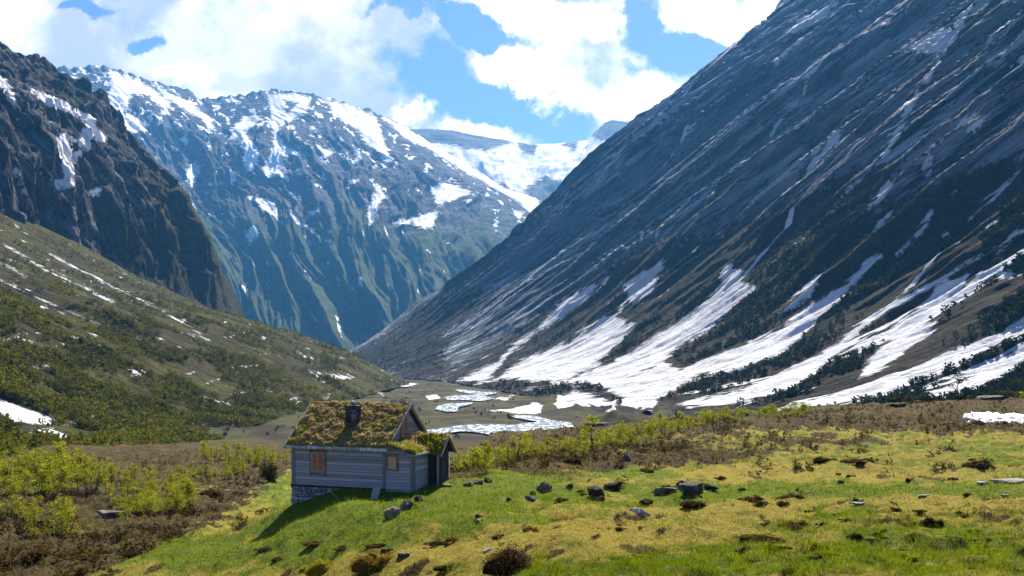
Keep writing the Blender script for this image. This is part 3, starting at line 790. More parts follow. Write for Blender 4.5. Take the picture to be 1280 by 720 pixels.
# ------------------------------------------------------------------ materials of things
def mat_wood(name, a, b, vertical=False, rough=0.85, worn=(0.34, 0.34, 0.37)):
    m, t, out = material(name)
    co = objco(t)
    sc = (14, 14, 1.0) if vertical else (1.0, 1.0, 14)
    n1 = noise(t, mapping(t, co, scale=sc), 2.2, 6, 0.65); n2 = noise(t, co, 1.6, 5, 0.6)
    c = mix(t, n1, a, b)
    c = mix(t, sstep(t, attr(t, 'tint'), 0.0, 1.0, 0.0, 0.6), c, tuple(v * 0.45 for v in a))
    c = mix(t, sstep(t, n2, 0.5, 0.72, 0.0, 0.55), c, worn)
    spots = sstep(t, noise(t, mapping(t, co, scale=(1, 1, 2.0)), 9.0, 3, 0.6), 0.68, 0.72)
    c = mix(t, mth(t, 'MULTIPLY', spots, 0.7), c, (0.55, 0.55, 0.56))
    principled(t, out, c, rough, n1, 0.012, 1.0, 0.25)
    return m
M_BOARD = mat_wood('weathered_boards', (0.31, 0.265, 0.26), (0.64, 0.56, 0.55))
M_TRIM = mat_wood('grey_trim', (0.14, 0.14, 0.145), (0.28, 0.28, 0.28), True, 0.85, (0.38, 0.38, 0.36))
M_BARGE = mat_wood('pale_bargeboard', (0.22, 0.22, 0.21), (0.40, 0.40, 0.38), False, 0.85, (0.5, 0.5, 0.48))
M_DARKWOOD = mat_wood('added_dark_core_wood', (0.030, 0.026, 0.026), (0.075, 0.065, 0.062), True, 0.85, (0.10, 0.09, 0.09))
M_SASH = mat_wood('orange_brown_sash', (0.62, 0.25, 0.09), (0.85, 0.42, 0.18), True, 0.6, (0.45, 0.25, 0.14))
M_CASING = mat_wood('olive_grey_casing', (0.16, 0.155, 0.11), (0.27, 0.26, 0.20), True)

def mat_pane(name, c):
    m, t, out = material(name)
    n = noise(t, objco(t), 3.0, 3)
    principled(t, out, mix(t, n, tuple(v * 0.6 for v in c), c), 0.08, None, spec=0.6)
    return m
M_PANE = mat_pane('curtained_pane', (0.34, 0.14, 0.09)); M_PANE_W = mat_pane('bright_pane', (0.75, 0.55, 0.34))

def mat_stone(name, a, b, lich=(0.36, 0.35, 0.30), scale=2.0, lichy=0.5):
    m, t, out = material(name)
    co = objco(t)
    n1 = noise(t, co, scale, 8, 0.65); n2 = noise(t, co, scale * 5, 6, 0.7); n3 = noise(t, mapping(t, co, loc=(5, 2, 1)), scale * 1.4, 6, 0.7)
    c = mix(t, n1, a, b)
    c = mix(t, sstep(t, attr(t, 'tint'), 0.0, 1.0, 0.0, 0.6), c, tuple(v * 0.45 for v in a))
    c = mix(t, sstep(t, n3, 0.53, 0.6, 0.0, lichy), c, lich)
    c = mix(t, sstep(t, n2, 0.6, 0.75, 0.0, 0.8), c, tuple(v * 0.35 for v in a))
    principled(t, out, c, 0.9, mth(t, 'ADD', n1, mth(t, 'MULTIPLY', n2, 0.5)), 0.07, 1.0, 0.05)
    return m
M_STONE = mat_stone('grey_stone', (0.035, 0.035, 0.034), (0.16, 0.155, 0.145))
M_STONE_D = mat_stone('dark_stone', (0.015, 0.014, 0.013), (0.060, 0.056, 0.052), (0.12, 0.105, 0.08), 2.0, 0.5)
M_STONE_P = mat_stone('pale_stone', (0.16, 0.155, 0.14), (0.48, 0.47, 0.44), (0.6, 0.59, 0.56), 2.0, 0.7)
M_STONE_L = mat_stone('lichen_stone', (0.07, 0.065, 0.06), (0.26, 0.25, 0.22), (0.42, 0.22, 0.05), 3.0, 0.8)
M_BARK_SLAB = mat_stone('pale_bark_slabs', (0.42, 0.41, 0.39), (0.80, 0.79, 0.76), (0.8, 0.79, 0.75), 2.0, 0.4)
M_WALLSTONE = mat_stone('dry_stone', (0.17, 0.165, 0.165), (0.48, 0.465, 0.46), (0.6, 0.6, 0.58), 2.5, 0.7)

def mat_leaf(name, a, b, trans=0.45, tcol=None):
    m, t, out = material(name)
    c = mix(t, attr(t, 'tint'), a, b)
    oi = new(t, 'ShaderNodeObjectInfo').outputs['Random']
    c = mix(t, mth(t, 'MULTIPLY', oi, 0.35), c, tuple(v * 0.55 for v in a))
    d = new(t, 'ShaderNodeBsdfDiffuse', {'Color': c}).outputs[0]
    tr = new(t, 'ShaderNodeBsdfTranslucent', {'Color': mix(t, attr(t, 'tint'), tcol[0], tcol[1]) if tcol else c}).outputs[0]
    mx = new(t, 'ShaderNodeMixShader', {0: trans, 1: d, 2: tr}).outputs[0]
    t.links.new(mx, out.inputs[0])
    return m
M_BIRCH = mat_leaf('birch_leaves', (0.17, 0.20, 0.008), (0.46, 0.46, 0.025), 0.5)
M_BIRCH_D = mat_leaf('shaded_wood_leaves', (0.036, 0.042, 0.004), (0.145, 0.140, 0.012), 0.45)  # darker copy of the birch leaves, hillside shade put into their colour
M_WOOD_R = mat_leaf('slope_scrub_leaves', (0.010, 0.017, 0.005), (0.050, 0.058, 0.014), 0.25)
M_PINE = mat_leaf('pine_needles', (0.012, 0.022, 0.006), (0.055, 0.075, 0.016), 0.25)
M_JUNI = mat_leaf('juniper_needles', (0.020, 0.018, 0.007), (0.12, 0.085, 0.022), 0.25)
M_HEATH = mat_leaf('heather_twigs', (0.026, 0.016, 0.008), (0.20, 0.125, 0.055), 0.25)
M_HEATHG = mat_leaf('crowberry_twigs', (0.018, 0.020, 0.005), (0.12, 0.115, 0.025), 0.25)
M_DWARF = mat_leaf('dwarf_birch_twigs', (0.020, 0.012, 0.006), (0.17, 0.125, 0.03), 0.3)
M_MOSS = mat_leaf('yellow_moss', (0.16, 0.13, 0.010), (0.42, 0.36, 0.02), 0.3)
M_MOSSO = mat_leaf('ochre_moss', (0.12, 0.075, 0.012), (0.34, 0.22, 0.03), 0.3)
def mat_bark():
    m, t, out = material('bark')
    n = noise(t, objco(t), 4.0, 5)
    principled(t, out, mix(t, n, (0.035, 0.028, 0.022), (0.15, 0.13, 0.11)), 0.9, n, 0.03)
    return m
M_BARK = mat_bark()

def mat_grass(name, cg, cs, ch):
    m, t, out = material(name)
    ti, g, h = attr(t, 'tint'), attr(t, 'green'), attr(t, 'heath')
    gr = mix(t, ti, *cg)
    stw = mix(t, ti, *cs)
    hh = mix(t, sstep(t, g, 0.36, 0.62), mix(t, ti, *ch), mix(t, ti, (0.03, 0.03, 0.004), (0.15, 0.145, 0.018)))
    c = mix(t, sstep(t, g, 0.35, 0.6), stw, gr)
    c = mix(t, sstep(t, h, 0.4, 0.65), c, hh)
    d = new(t, 'ShaderNodeBsdfDiffuse', {'Color': c}).outputs[0]
    tr = new(t, 'ShaderNodeBsdfTranslucent', {'Color': c}).outputs[0]
    mx = new(t, 'ShaderNodeMixShader', {0: 0.45, 1: d, 2: tr}).outputs[0]
    t.links.new(mx, out.inputs[0])
    return m
M_GRASS = mat_grass('grass_blades', ((0.040, 0.066, 0.001), (0.24, 0.29, 0.005)), ((0.14, 0.105, 0.014), (0.52, 0.44, 0.095)), ((0.013, 0.010, 0.003), (0.14, 0.096, 0.024)))
M_SOD = mat_grass('sod_grass', ((0.06, 0.075, 0.006), (0.34, 0.35, 0.03)), ((0.14, 0.095, 0.030), (0.62, 0.48, 0.20)), ((0.08, 0.050, 0.020), (0.48, 0.33, 0.14)))
def mat_turf():
    m, t, out = material('roof_turf_soil')
    co = objco(t)
    n1 = noise(t, co, 1.6, 6, 0.65); n2 = noise(t, co, 9, 5, 0.7)
    c = mix(t, n2, (0.07, 0.045, 0.020), (0.36, 0.26, 0.11))
    c = mix(t, sstep(t, n1, 0.47, 0.62), c, mix(t, n2, (0.05, 0.06, 0.008), (0.20, 0.21, 0.022)))
    principled(t, out, c, 0.95, n2, 0.10, 1.0, 0.1)
    return m
M_TURF = mat_turf()

# ------------------------------------------------------------------ cabin
RZ = R(-20)
CAB = Vector((-6.10, 48.0, -6.405))
cabin = empty('log_cabin', CAB, RZ, 'weathered grey board cabin with a turf roof, stone chimney and lean-to on a green knoll', 'cabin')
L, Wd, H0 = 5.15, 4.4, 2.14
SL = 0.785                                        # roof pitch (rise over run)
def roof_h(d): return H0 + SL * min(d, Wd - d)

def clapboard(mb, p0, p1, out_n, h0, h1, top=None, ph=0.155):
    """lapped horizontal boards between two ground points; top(f) cuts them under a sloping roof, f along the wall"""
    p0, p1, n = Vector(p0), Vector(p1), Vector(out_n)
    h = h0
    while h < h1 - 0.01:
        hh = min(h + ph, h1)
        fa, fb = 0.0, 1.0
        if top:
            fs = [k / 200 for k in range(201) if top(k / 200) >= hh - ph * 0.35]
            if not fs: break
            fa, fb = fs[0], fs[-1]
        a, b = p0.lerp(p1, fa), p0.lerp(p1, fb)
        j = mb.r.uniform(-0.004, 0.004)
        lo, up = n * (0.058 + j), n * (0.012 + j)
        z0, z1 = Vector((0, 0, h - 0.012)), Vector((0, 0, hh))
        zg = Vector((0, 0, .030)); z0 = z0 + zg
        mb.hexa([a + z0, b + z0, b + z0 + lo, a + z0 + lo, a + z1, b + z1, b + z1 + up, a + z1 + up])
        h = hh
w = MB(3)
clapboard(w, (-L, 0, 0), (0, 0, 0), (0, -1, 0), 0, H0)
front = w.build('front_wall', M_BOARD, cabin)
w = MB(4)
w.hexa([(-L + .01, .01, -.1), (-.01, .01, -.1), (-.01, Wd - .01, -.1), (-L + .01, Wd - .01, -.1), (-L + .01, .01, H0), (-.01, .01, H0), (-.01, Wd - .01, H0), (-L + .01, Wd - .01, H0)])
for xx in (-L + .01, -.01):
    w.poly([(xx, .01, H0 - .005), (xx, Wd - .01, H0 - .005), (xx, Wd / 2, roof_h(Wd / 2))])
w.build('dark_wall_core', M_DARKWOOD, cabin)  # added dark core: blocks light and makes shadow lines between the boards
w = MB(5); clapboard(w, (0, Wd, 0), (0, 0, 0), (1, 0, 0), 0, roof_h(Wd / 2), lambda f: roof_h(f * Wd))
w.build('gable_wall', M_BOARD, cabin)
w = MB(6); clapboard(w, (-L, 0, 0), (-L, Wd, 0), (-1, 0, 0), 0, roof_h(Wd / 2), lambda f: roof_h(f * Wd))
w.build('gable_wall', M_BOARD, cabin)
w = MB(7); clapboard(w, (0, Wd, 0), (-L, Wd, 0), (0, 1, 0), 0, H0); w.build('rear_wall', M_BOARD, cabin)
for (x, y) in ((-L + .05, -.045), (-.06, -.047)):
    b = MB(8); b.box((x, y, H0 / 2 - .02), (0.17, 0.05, H0 - .04)); b.build('corner_board', M_TRIM, cabin, 0.006)
b = MB(8); b.box((-L - .05, .03, H0 / 2 - .02), (0.05, 0.17, H0 - .04)); b.build('corner_board', M_TRIM, cabin, 0.006)
b = MB(9); b.bar((-L - .1, -.05, .0), (.02, -.05, .0), .05, .10); b.build('sill_beam', M_DARKWOOD, cabin)

# roof: boarding, turf, fascia stones along the eaves, bargeboards
OV, EV = 0.24, 0.30                               # overhang at the gables and the eaves
rd = MB(10)
for sgn in (1, -1):
    def P(x, d, dz): return (x, d if sgn > 0 else Wd - d, roof_h(0) + SL * d + dz)
    x0, x1 = -L - OV, OV
    rd.hexa([P(x0, -EV, .0), P(x1, -EV, .0), P(x1, Wd / 2, .0), P(x0, Wd / 2, .0), P(x0, -EV, .06), P(x1, -EV, .06), P(x1, Wd / 2, .06), P(x0, Wd / 2, .06)][::1 if sgn > 0 else 1], 0.5)
roof = rd.build('roof', M_DARKWOOD, cabin)

def turf_slab(name, x0, x1, nd, nx, line, base, thick, parent, seed, along='x'):
    """turf lying on a roof: line(s) gives (across, height) of the boarding for s in 0..1"""
    V = np.zeros((nd, nx, 3))
    for i in range(nd):
        s = i / (nd - 1); d, h = line(s)
        for j in range(nx):
            x = x0 + (x1 - x0) * j / (nx - 1)
            V[i, j] = (x, d, h) if along == 'x' else (d, x, h)
    gx, gy = V[..., 0] * 1.0, V[..., 1] * 1.0
    edge = np.zeros((nd, nx)); edge[0] = edge[-1] = 1; edge[:, 0] = edge[:, -1] = 1
    th = thick * (1 + 0.45 * fbm(gx / 0.5, gy / 0.45, 4, 0.6, seed)) + 0.03 * fbm(gx / 0.13, gy / 0.13, 3, 0.6, seed + 3)
    th = np.where(edge > 0, base, np.maximum(th, 0.05))
    V[..., 2] += th
    V[..., 0] += np.where(edge > 0, 0, 0.03 * fbm(gx / .2, gy / .2, 2, .5, seed + 6)); V[..., 1] += np.where(edge > 0, 0, 0.03 * fbm(gx / .2 + 9, gy / .2, 2, .5, seed + 7))
    f = grid_faces(nd, nx)
    if along != 'x': f = f[:, ::-1]
    o = mesh_arrays(name, V.reshape(-1, 3), f, M_TURF, None, True, parent)
    return o, V
def main_line(s):
    q = s * 2
    d = -EV - 0.04 + (Wd / 2 + EV + 0.04) * min(q, 2 - q) if q <= 1 else -EV - 0.04 + (Wd / 2 + EV + 0.04) * (2 - q)
    h = roof_h(0) + SL * d + 0.065
    return (d if q <= 1 else Wd - d), h
turf, TV = turf_slab('turf', -L - OV - .03, OV + .03, 100, 110, main_line, 0.02, 0.17, cabin, 4)

def blades(name, base, hgt, wid, lean, tint, mat, parent=None, kind=None, extra=None, rng=None, up=None):
    """thin upright triangles, one per base point"""
    n = len(base); a = rng.random(n) * 2 * np.pi
    wv = np.stack([np.cos(a), np.sin(a), np.zeros(n)], -1) * (wid / 2)[:, None]
    tip = base + lean * hgt[:, None] + np.array([0, 0, 1.0]) * hgt[:, None]
    V = np.stack([base - wv, base + wv, tip], 1).reshape(-1, 3)
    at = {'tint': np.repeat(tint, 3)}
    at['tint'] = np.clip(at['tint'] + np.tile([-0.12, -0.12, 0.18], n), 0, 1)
    for k, v in (extra or {}).items(): at[k] = np.repeat(v, 3)
    return mesh_arrays(name, V, np.arange(3 * n).reshape(-1, 3), mat, at, False, parent, kind)

def turf_grass(TV, n, parent, seed, gbias, h0=0.03, h1=0.075):
    r = np.random.default_rng(seed)
    i = r.integers(0, TV.shape[0] - 1, n); j = r.integers(0, TV.shape[1] - 1, n)
    u, v = r.random(n)[:, None], r.random(n)[:, None]
    B = (TV[i, j] * (1 - u) + TV[i + 1, j] * u) * (1 - v) + (TV[i, j + 1] * (1 - u) + TV[i + 1, j + 1] * u) * v
    cl = fbm(B[:, 0] / .5, B[:, 1] / .4, 4, .6, seed)
    g = np.clip(0.20 + gbias + 0.45 * fbm(B[:, 0] / 1.1 + 3, B[:, 1] / .9, 4, .6, seed + 1), 0, 1)
    hh = np.clip(0.50 + 0.5 * fbm(B[:, 0] / .35, B[:, 1] / .3, 3, .6, seed + 5), 0, 1) * 0.8 * (g < .5)
    hg = (h0 + (h1 - h0) * r.random(n)) * (1 + 0.6 * cl)
    blades('turf_grass', B - np.array([0, 0, .02]), np.maximum(hg, .03), 0.03 + 0.03 * r.random(n), r.normal(0, .6, (n, 3)) * np.array([1, 1, .2]),
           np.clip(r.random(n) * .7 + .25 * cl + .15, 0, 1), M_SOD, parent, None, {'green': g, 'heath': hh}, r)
turf_grass(TV, 26000, turf, 21, 0.0)
fs = MB(11)
x = -L - OV
while x < OV - .05:
    wdt = min(fs.r.uniform(.28, .62), OV - x)
    fs.box((x + wdt / 2, -EV - .035 + fs.r.uniform(-.012, .012), roof_h(0) - SL * EV + .035 + fs.r.uniform(-.012, .012)), (wdt - .03, .06, .15), Matrix.Rotation(fs.r.uniform(-.03, .03), 3, 'Y'))
    x += wdt
fs.build('eaves_slabs', M_BARK_SLAB, cabin, 0.012)
for xx in (OV + .02, -L - OV - .02):
    for s in (0, 1):
        b = MB(12 + s)
        d0, d1 = -EV - .08, Wd / 2 + .0
        q0 = (xx, d0 if s == 0 else Wd - d0, roof_h(0) + SL * d0 + .03); q1 = (xx, Wd / 2, roof_h(0) + SL * Wd / 2 + .05)
        b.bar(q0, q1, .045, .17, (1, 0, 0))
        b.bar((q0[0] + math.copysign(.035, xx), q0[1], q0[2] + .09), (q1[0] + math.copysign(.035, xx), q1[1], q1[2] + .09), .035, .07, (1, 0, 0))
        b.build('bargeboard', M_BARGE, cabin, 0.006)

# chimney of grey stone, with a small blue cowl on top
ch = MB(14)
cx, cd, cw, cdp = -2.30, 0.98, 0.60, 0.50
z = roof_h(0) + 0.3
zt = 3.92
ch.box((cx, cd, (z + zt) / 2), (cw - .05, cdp - .05, zt - z), None, .9)
while z < zt:
    hh = min(ch.r.uniform(.09, .16), zt - z + .02)
    for (ax, cnt) in (('f', 3), ('b', 3), ('l', 2), ('r', 2)):
        cuts = sorted([0, 1] + [ch.r.uniform(.2, .8) for _ in range(cnt - 1)])
        for a, b2 in zip(cuts[:-1], cuts[1:]):
            m_, s_ = (a + b2) / 2, (b2 - a)
            k = ch.r.uniform(-.02, .02)
            if ax in 'fb':
                ch.box((cx - cw / 2 + cw * m_, cd + (-1 if ax == 'f' else 1) * (cdp / 2 - .03 + k), z + hh / 2), (cw * s_ - .015, .10, hh - .015))
            else:
                ch.box((cx + (-1 if ax == 'l' else 1) * (cw / 2 - .03 + k), cd - cdp / 2 + cdp * m_, z + hh / 2), (.10, cdp * s_ - .015, hh - .015))
    z += hh
chimney = ch.build('chimney', M_STONE, cabin, 0.012)
b = MB(15); b.box((cx, cd, zt + .03), (cw + .06, cdp + .06, .06)); b.build('cap_slab', M_STONE, chimney, .012)
def mat_plain(name, c, rough=0.5):
    m, t, out = material(name)
    n = noise(t, objco(t), 8.0, 4)
    principled(t, out, mix(t, n, tuple(v * 0.7 for v in c), c), rough)
    return m
M_BLUE = mat_plain('blue_cowl', (0.10, 0.22, 0.42)); M_IRON = mat_plain('dark_iron', (0.03, 0.03, 0.03))
b = MB(16); b.tube([(cx + .02, cd, zt + .05), (cx + .02, cd, zt + .16), (cx - .04, cd, zt + .22), (cx - .10, cd, zt + .30)], [.06, .055, .06, .035], 8)
b.tube([(cx + .02, cd, zt + .16), (cx + .09, cd, zt + .21)], [.05, .03], 8)
b.build('cowl', M_BLUE, chimney, 0, True)

# windows
def window(cx_, cz, w_, h_, plane, off, bars, pane_mat, casing=True, sill_panel=0.0, leaves=2):
    """plane 'f': wall facing -Y at y=off; plane 'r': wall facing +X at x=off (cx_ measured along Y)"""
    def T(u, v, d):
        return (u, off - d, v) if plane == 'f' else (off + d, u, v)
    def slab(mb, u0, u1, v0, v1, d0, d1):
        p = [T(u0, v0, d0), T(u1, v0, d0), T(u1, v0, d1), T(u0, v0, d1), T(u0, v1, d0), T(u1, v1, d0), T(u1, v1, d1), T(u0, v1, d1)]
        mb.hexa(p)
    u0, u1, v0, v1 = cx_ - w_ / 2, cx_ + w_ / 2, cz - h_ / 2, cz + h_ / 2
    fr = MB(17); c = .085
    slab(fr, u0 - c, u0, v0 - sill_panel - .08, v1 + .03, .03, .085); slab(fr, u1, u1 + c, v0 - sill_panel - .08, v1 + .03, .03, .085)
    slab(fr, u0 - c - .02, u1 + c + .02, v1 + .03, v1 + .12, .03, .10); slab(fr, u0, u1, v0 - .07, v0, .03, .10)
    if sill_panel: slab(fr, u0, u1, v0 - sill_panel, v0 - .07, .03, .06)
    win = fr.build('window', M_CASING, cabin, .005)
    for k in range(leaves):
        a = u0 + (u1 - u0) * k / leaves; b_ = u0 + (u1 - u0) * (k + 1) / leaves
        sh = MB(18 + k); q = .06
        slab(sh, a + .004, a + q, v0, v1, .045, .078); slab(sh, b_ - q, b_ - .004, v0, v1, .045, .078)
        slab(sh, a + q, b_ - q, v0, v0 + q, .045, .078); slab(sh, a + q, b_ - q, v1 - q, v1, .045, .078)
        nv, nh = bars
        for i in range(1, nv): uu = a + q + (b_ - a - 2 * q) * i / nv; slab(sh, uu - .013, uu + .013, v0 + q, v1 - q, .047, .072)
        for i in range(1, nh): vv = v0 + q + (v1 - v0 - 2 * q) * i / nh; slab(sh, a + q, b_ - q, vv - .013, vv + .013, .046, .070)
        sh.build('sash', M_SASH, win, .004)
    pn = MB(19); slab(pn, u0 + .01, u1 - .01, v0 + .01, v1 - .01, .043, .056); pn.build('pane', pane_mat, win)
    return win
window(-3.70, 1.20, 0.74, 0.98, 'f', 0.0, (1, 3), M_PANE, True, 0.14)
window(1.85, 2.80, 0.50, 0.78, 'r', 0.0, (1, 2), M_PANE)
window(0.40, 1.30, 0.46, 0.60, 'f', 0.0, (2, 2), M_PANE_W, leaves=1)

# lean-to against the right gable
A1, D1, HL0, HL1 = 1.49, 4.2, 2.10, 1.72
def lt_h(a): return HL0 + (HL1 - HL0) * a / A1
w = MB(23); clapboard(w, (0.03, 0, 0), (A1, 0, 0), (0, -1, 0), -.12, HL0, lambda f: lt_h(f * A1)); w.build('lean_to_wall', M_BOARD, cabin)
w = MB(24); clapboard(w, (A1, D1, 0), (A1, 0, 0), (1, 0, 0), -.12, HL1)
w.build('lean_to_wall', M_BOARD, cabin)
w = MB(24)
w.hexa([(.05, .01, -.2), (A1 - .01, .01, -.2), (A1 - .01, D1, -.2), (.05, D1, -.2), (.05, .01, HL0 - .03), (A1 - .01, .01, HL1 - .02), (A1 - .01, D1, HL1 - .02), (.05, D1, HL0 - .03)])
w.build('dark_wall_core', M_DARKWOOD, cabin)  # added dark core of the lean-to, darkening the gaps like shade
b = MB(25); b.box((A1 - .06, -.05, HL1 / 2 - .08), (.15, .05, HL1 - .06)); b.build('corner_board', M_TRIM, cabin, .006)
b = MB(25); b.box((A1 + .05, .05, HL1 / 2 - .08), (.05, .14, HL1 - .06)); b.build('corner_board', M_TRIM, cabin, .006)
AE = A1 + .20
rd = MB(26)
rd.hexa([(.03, -.2, lt_h(0)), (AE, -.2, lt_h(AE)), (AE, D1 + .1, lt_h(AE)), (.03, D1 + .1, lt_h(0)), (.03, -.2, lt_h(0) + .06), (AE, -.2, lt_h(AE) + .06), (AE, D1 + .1, lt_h(AE) + .06), (.03, D1 + .1, lt_h(0) + .06)], .4)
rd.build('lean_to_roof', M_DARKWOOD, cabin)
def lt_line(s): a = .05 + (AE - .03) * s; return a, lt_h(a) + .06
lturf, LV = turf_slab('lean_to_turf', -.22, D1 + .1, 30, 60, lt_line, 0.015, 0.13, cabin, 14, 'y')
turf_grass(LV, 7000, lturf, 31, 0.30, .06, .18)
b = MB(27); b.bar((.0, -.23, lt_h(0) + .03), (AE + .04, -.23, lt_h(AE + .04) + .03), .045, .19, (0, -1, 0)); b.build('bargeboard', M_TRIM, cabin, .006)
fs = MB(28); y = -.2
while y < 1.35:
    wd_ = fs.r.uniform(.2, .45)
    fs.box((AE + .03 + fs.r.uniform(-.01, .01), y + wd_ / 2, lt_h(AE) + .07), (.05, wd_ - .03, .10)); y += wd_
fs.build('eaves_slabs', M_BARK_SLAB, cabin, .01)
# gabled porch on the lean-to's long side
PA, PD0, PD1 = 2.04, 1.60, 2.92; PDM = (PD0 + PD1) / 2
def po_h(d): return 1.62 + 0.92 * (0.86 - abs(d - PDM))
w = MB(29)
k = A1
while k < PA - .02:
    w.box((k + .075, PD0, .68), (.135, .03, 1.84)); k += .15
w.hexa([(A1, PD0 + .02, -.3), (PA - .03, PD0 + .02, -.3), (PA - .03, PD1, -.3), (A1, PD1, -.3), (A1, PD0 + .02, 1.75), (PA - .03, PD0 + .02, 1.75), (PA - .03, PD1, 1.75), (A1, PD1, 1.75)])
w.build('porch_wall', M_DARKWOOD, cabin)
w = MB(30); k = PD0
while k < PD1 - .02:
    d0, d1 = k + .008, min(k + .142, PD1); w.hexa([(PA - .03, d0, -.3), (PA, d0, -.3), (PA, d1, -.3), (PA - .03, d1, -.3), (PA - .03, d0, po_h(d0)), (PA, d0, po_h(d0)), (PA, d1, po_h(d1)), (PA - .03, d1, po_h(d1))]); k += .15
w.build('porch_gable', M_DARKWOOD, cabin)
dm = MB(31)
for q in range(4): dm.box((PA + .022, PDM - .27 + q * .18, .98), (.03, .165, 1.52))
door = dm.build('door', M_DARKWOOD, cabin, .004)
b = MB(32); b.box((PA + .055, PDM + .27, .95), (.05, .03, .14)); b.build('handle', M_IRON, door)
b = MB(33); b.box((PA + .01, PD0 - .035, .75), (.09, .06, 1.86)); b.build('corner_post', M_BARGE, cabin, .006)
rd = MB(34)
x0, x1 = .45, PA + .26
for s in (-1, 1):
    e = PDM + s * 0.88
    rd.hexa([(x0, PDM, po_h(PDM)), (x1, PDM, po_h(PDM)), (x1, e, po_h(e)), (x0, e, po_h(e)), (x0, PDM, po_h(PDM) + .05), (x1, PDM, po_h(PDM) + .05), (x1, e, po_h(e) + .05), (x0, e, po_h(e) + .05)], .4)
    b = MB(35); b.bar((x1 + .02, PDM + s * .95, po_h(PDM + s * .95) + .02), (x1 + .02, PDM, po_h(PDM) + .04), .04, .13, (1, 0, 0)); b.build('bargeboard', M_BARGE, cabin, .005)
rd.build('porch_roof', M_DARKWOOD, cabin)
def po_line(s): d = PDM - .92 + 1.84 * s; return d, po_h(d) + .055
pturf, PV = turf_slab('porch_turf', x0, x1 + .01, 34, 34, po_line, 0.015, 0.12, cabin, 17)
turf_grass(PV, 4500, pturf, 41, 0.25, .06, .18)

# dry-stone foundation showing under the left part of the front wall, where the ground falls away
fo = MB(36)
def course(p0, p1, n, z0, z1):
    p0, p1, n = Vector(p0), Vector(p1), Vector(n); ln = (p1 - p0).length; z = z1
    while z > z0:
        hh = fo.r.uniform(.10, .24); s = 0.0
        while s < ln:
            wd_ = min(fo.r.uniform(.2, .62), ln - s + .04)
            c = p0.lerp(p1, min((s + wd_ / 2) / ln, 1)) + n * fo.r.uniform(-.03, .04)
            rot = Matrix.Rotation(math.atan2(p1.y - p0.y, p1.x - p0.x), 3, 'Z') @ Matrix.Rotation(fo.r.uniform(-.07, .07), 3, 'Y') @ Matrix.Rotation(fo.r.uniform(-.1, .1), 3, 'Z')
            fo.box(c + Vector((0, 0, z - hh / 2)), (wd_ - .03, .34, hh - .02), rot); s += wd_
        z -= hh
course((-L - .08, .12, 0), (.0, .12, 0), (0, -1, 0), -1.7, -.04)
course((-L + .05, Wd, 0), (-L + .05, .0, 0), (-1, 0, 0), -1.9, -.04)
fo.box((-L / 2, Wd / 2, -.9), (L - .3, Wd - .3, 1.7), None, .9)
fo.build('foundation', M_WALLSTONE, cabin, 0.035)
# ------------------------------------------------------------------ rocks
def rock_mesh(name, seed, mat, flat=0.0):
    bm = bmesh.new(); bmesh.ops.create_icosphere(bm, subdivisions=4, radius=1)
    V = np.array([v.co for v in bm.verts]); r = np.random.default_rng(seed)
    for _ in range(16):                                     # split faces of broken stone
        n = r.normal(size=3); n /= np.linalg.norm(n); d = r.uniform(.42, .8)
        ex = np.maximum(V @ n - d, 0); V = V - n * ex[:, None] * .97
    a, b = V[:, 0] * 1.4 + V[:, 2] * .6 + seed, V[:, 1] * 1.4 - V[:, 2] * .8 + seed * 2
    dn = V / (np.linalg.norm(V, axis=1, keepdims=True) + 1e-9)
    V = V + dn * (0.13 * fbm(a, b, 4, .55, seed % 50) + .05 * fbm(a * 4, b * 4, 3, .6, 9))[:, None]
    if flat: V[:, 2] = np.where(V[:, 2] > flat, flat + (V[:, 2] - flat) * .25, V[:, 2])
    lo, hi = V.min(0), V.max(0)
    V = (V - (lo + hi) / 2) / (hi - lo)                      # unit box, centred
    V[:, 2] += 0.5
    for v, c in zip(bm.verts, V): v.co = c
    me = bpy.data.meshes.new(name); bm.to_mesh(me); bm.free()
    at = me.attributes.new('tint', 'FLOAT', 'POINT'); at.data.foreach_set('value', np.full(len(V), (seed * 37 % 10) / 10, dtype=np.float32))
    me.materials.append(mat)
    sm = np.ones(len(me.polygons), dtype=bool); me.polygons.foreach_set('use_smooth', sm)
    try: me.set_sharp_from_angle(angle=R(32))
    except Exception: pass
    return me
def rock(px, py, wpx, hpx, mat, label, seed, depth=0.8, flat=0.0, name='boulder', cat='boulder', rz=None, tilt=0.0, group=None):
    p = hit(px, py)
    s = p.y / F
    me = rock_mesh(name, seed, mat, flat)
    o = bpy.data.objects.new(name, me); COL.objects.link(o)
    w_, h_ = wpx * s, hpx * s * .88
    k = 1.5
    o.scale = (w_, max(w_ * depth, h_), h_ * k)
    o.rotation_euler = (0, tilt, rz if rz is not None else random.Random(seed).uniform(-.5, .5))
    yb = p.y + w_ * depth * .3
    o.location = (p.x * yb / p.y, yb, p.z - h_ * (k - 1))
    tag(o, label, cat, group)
    return o
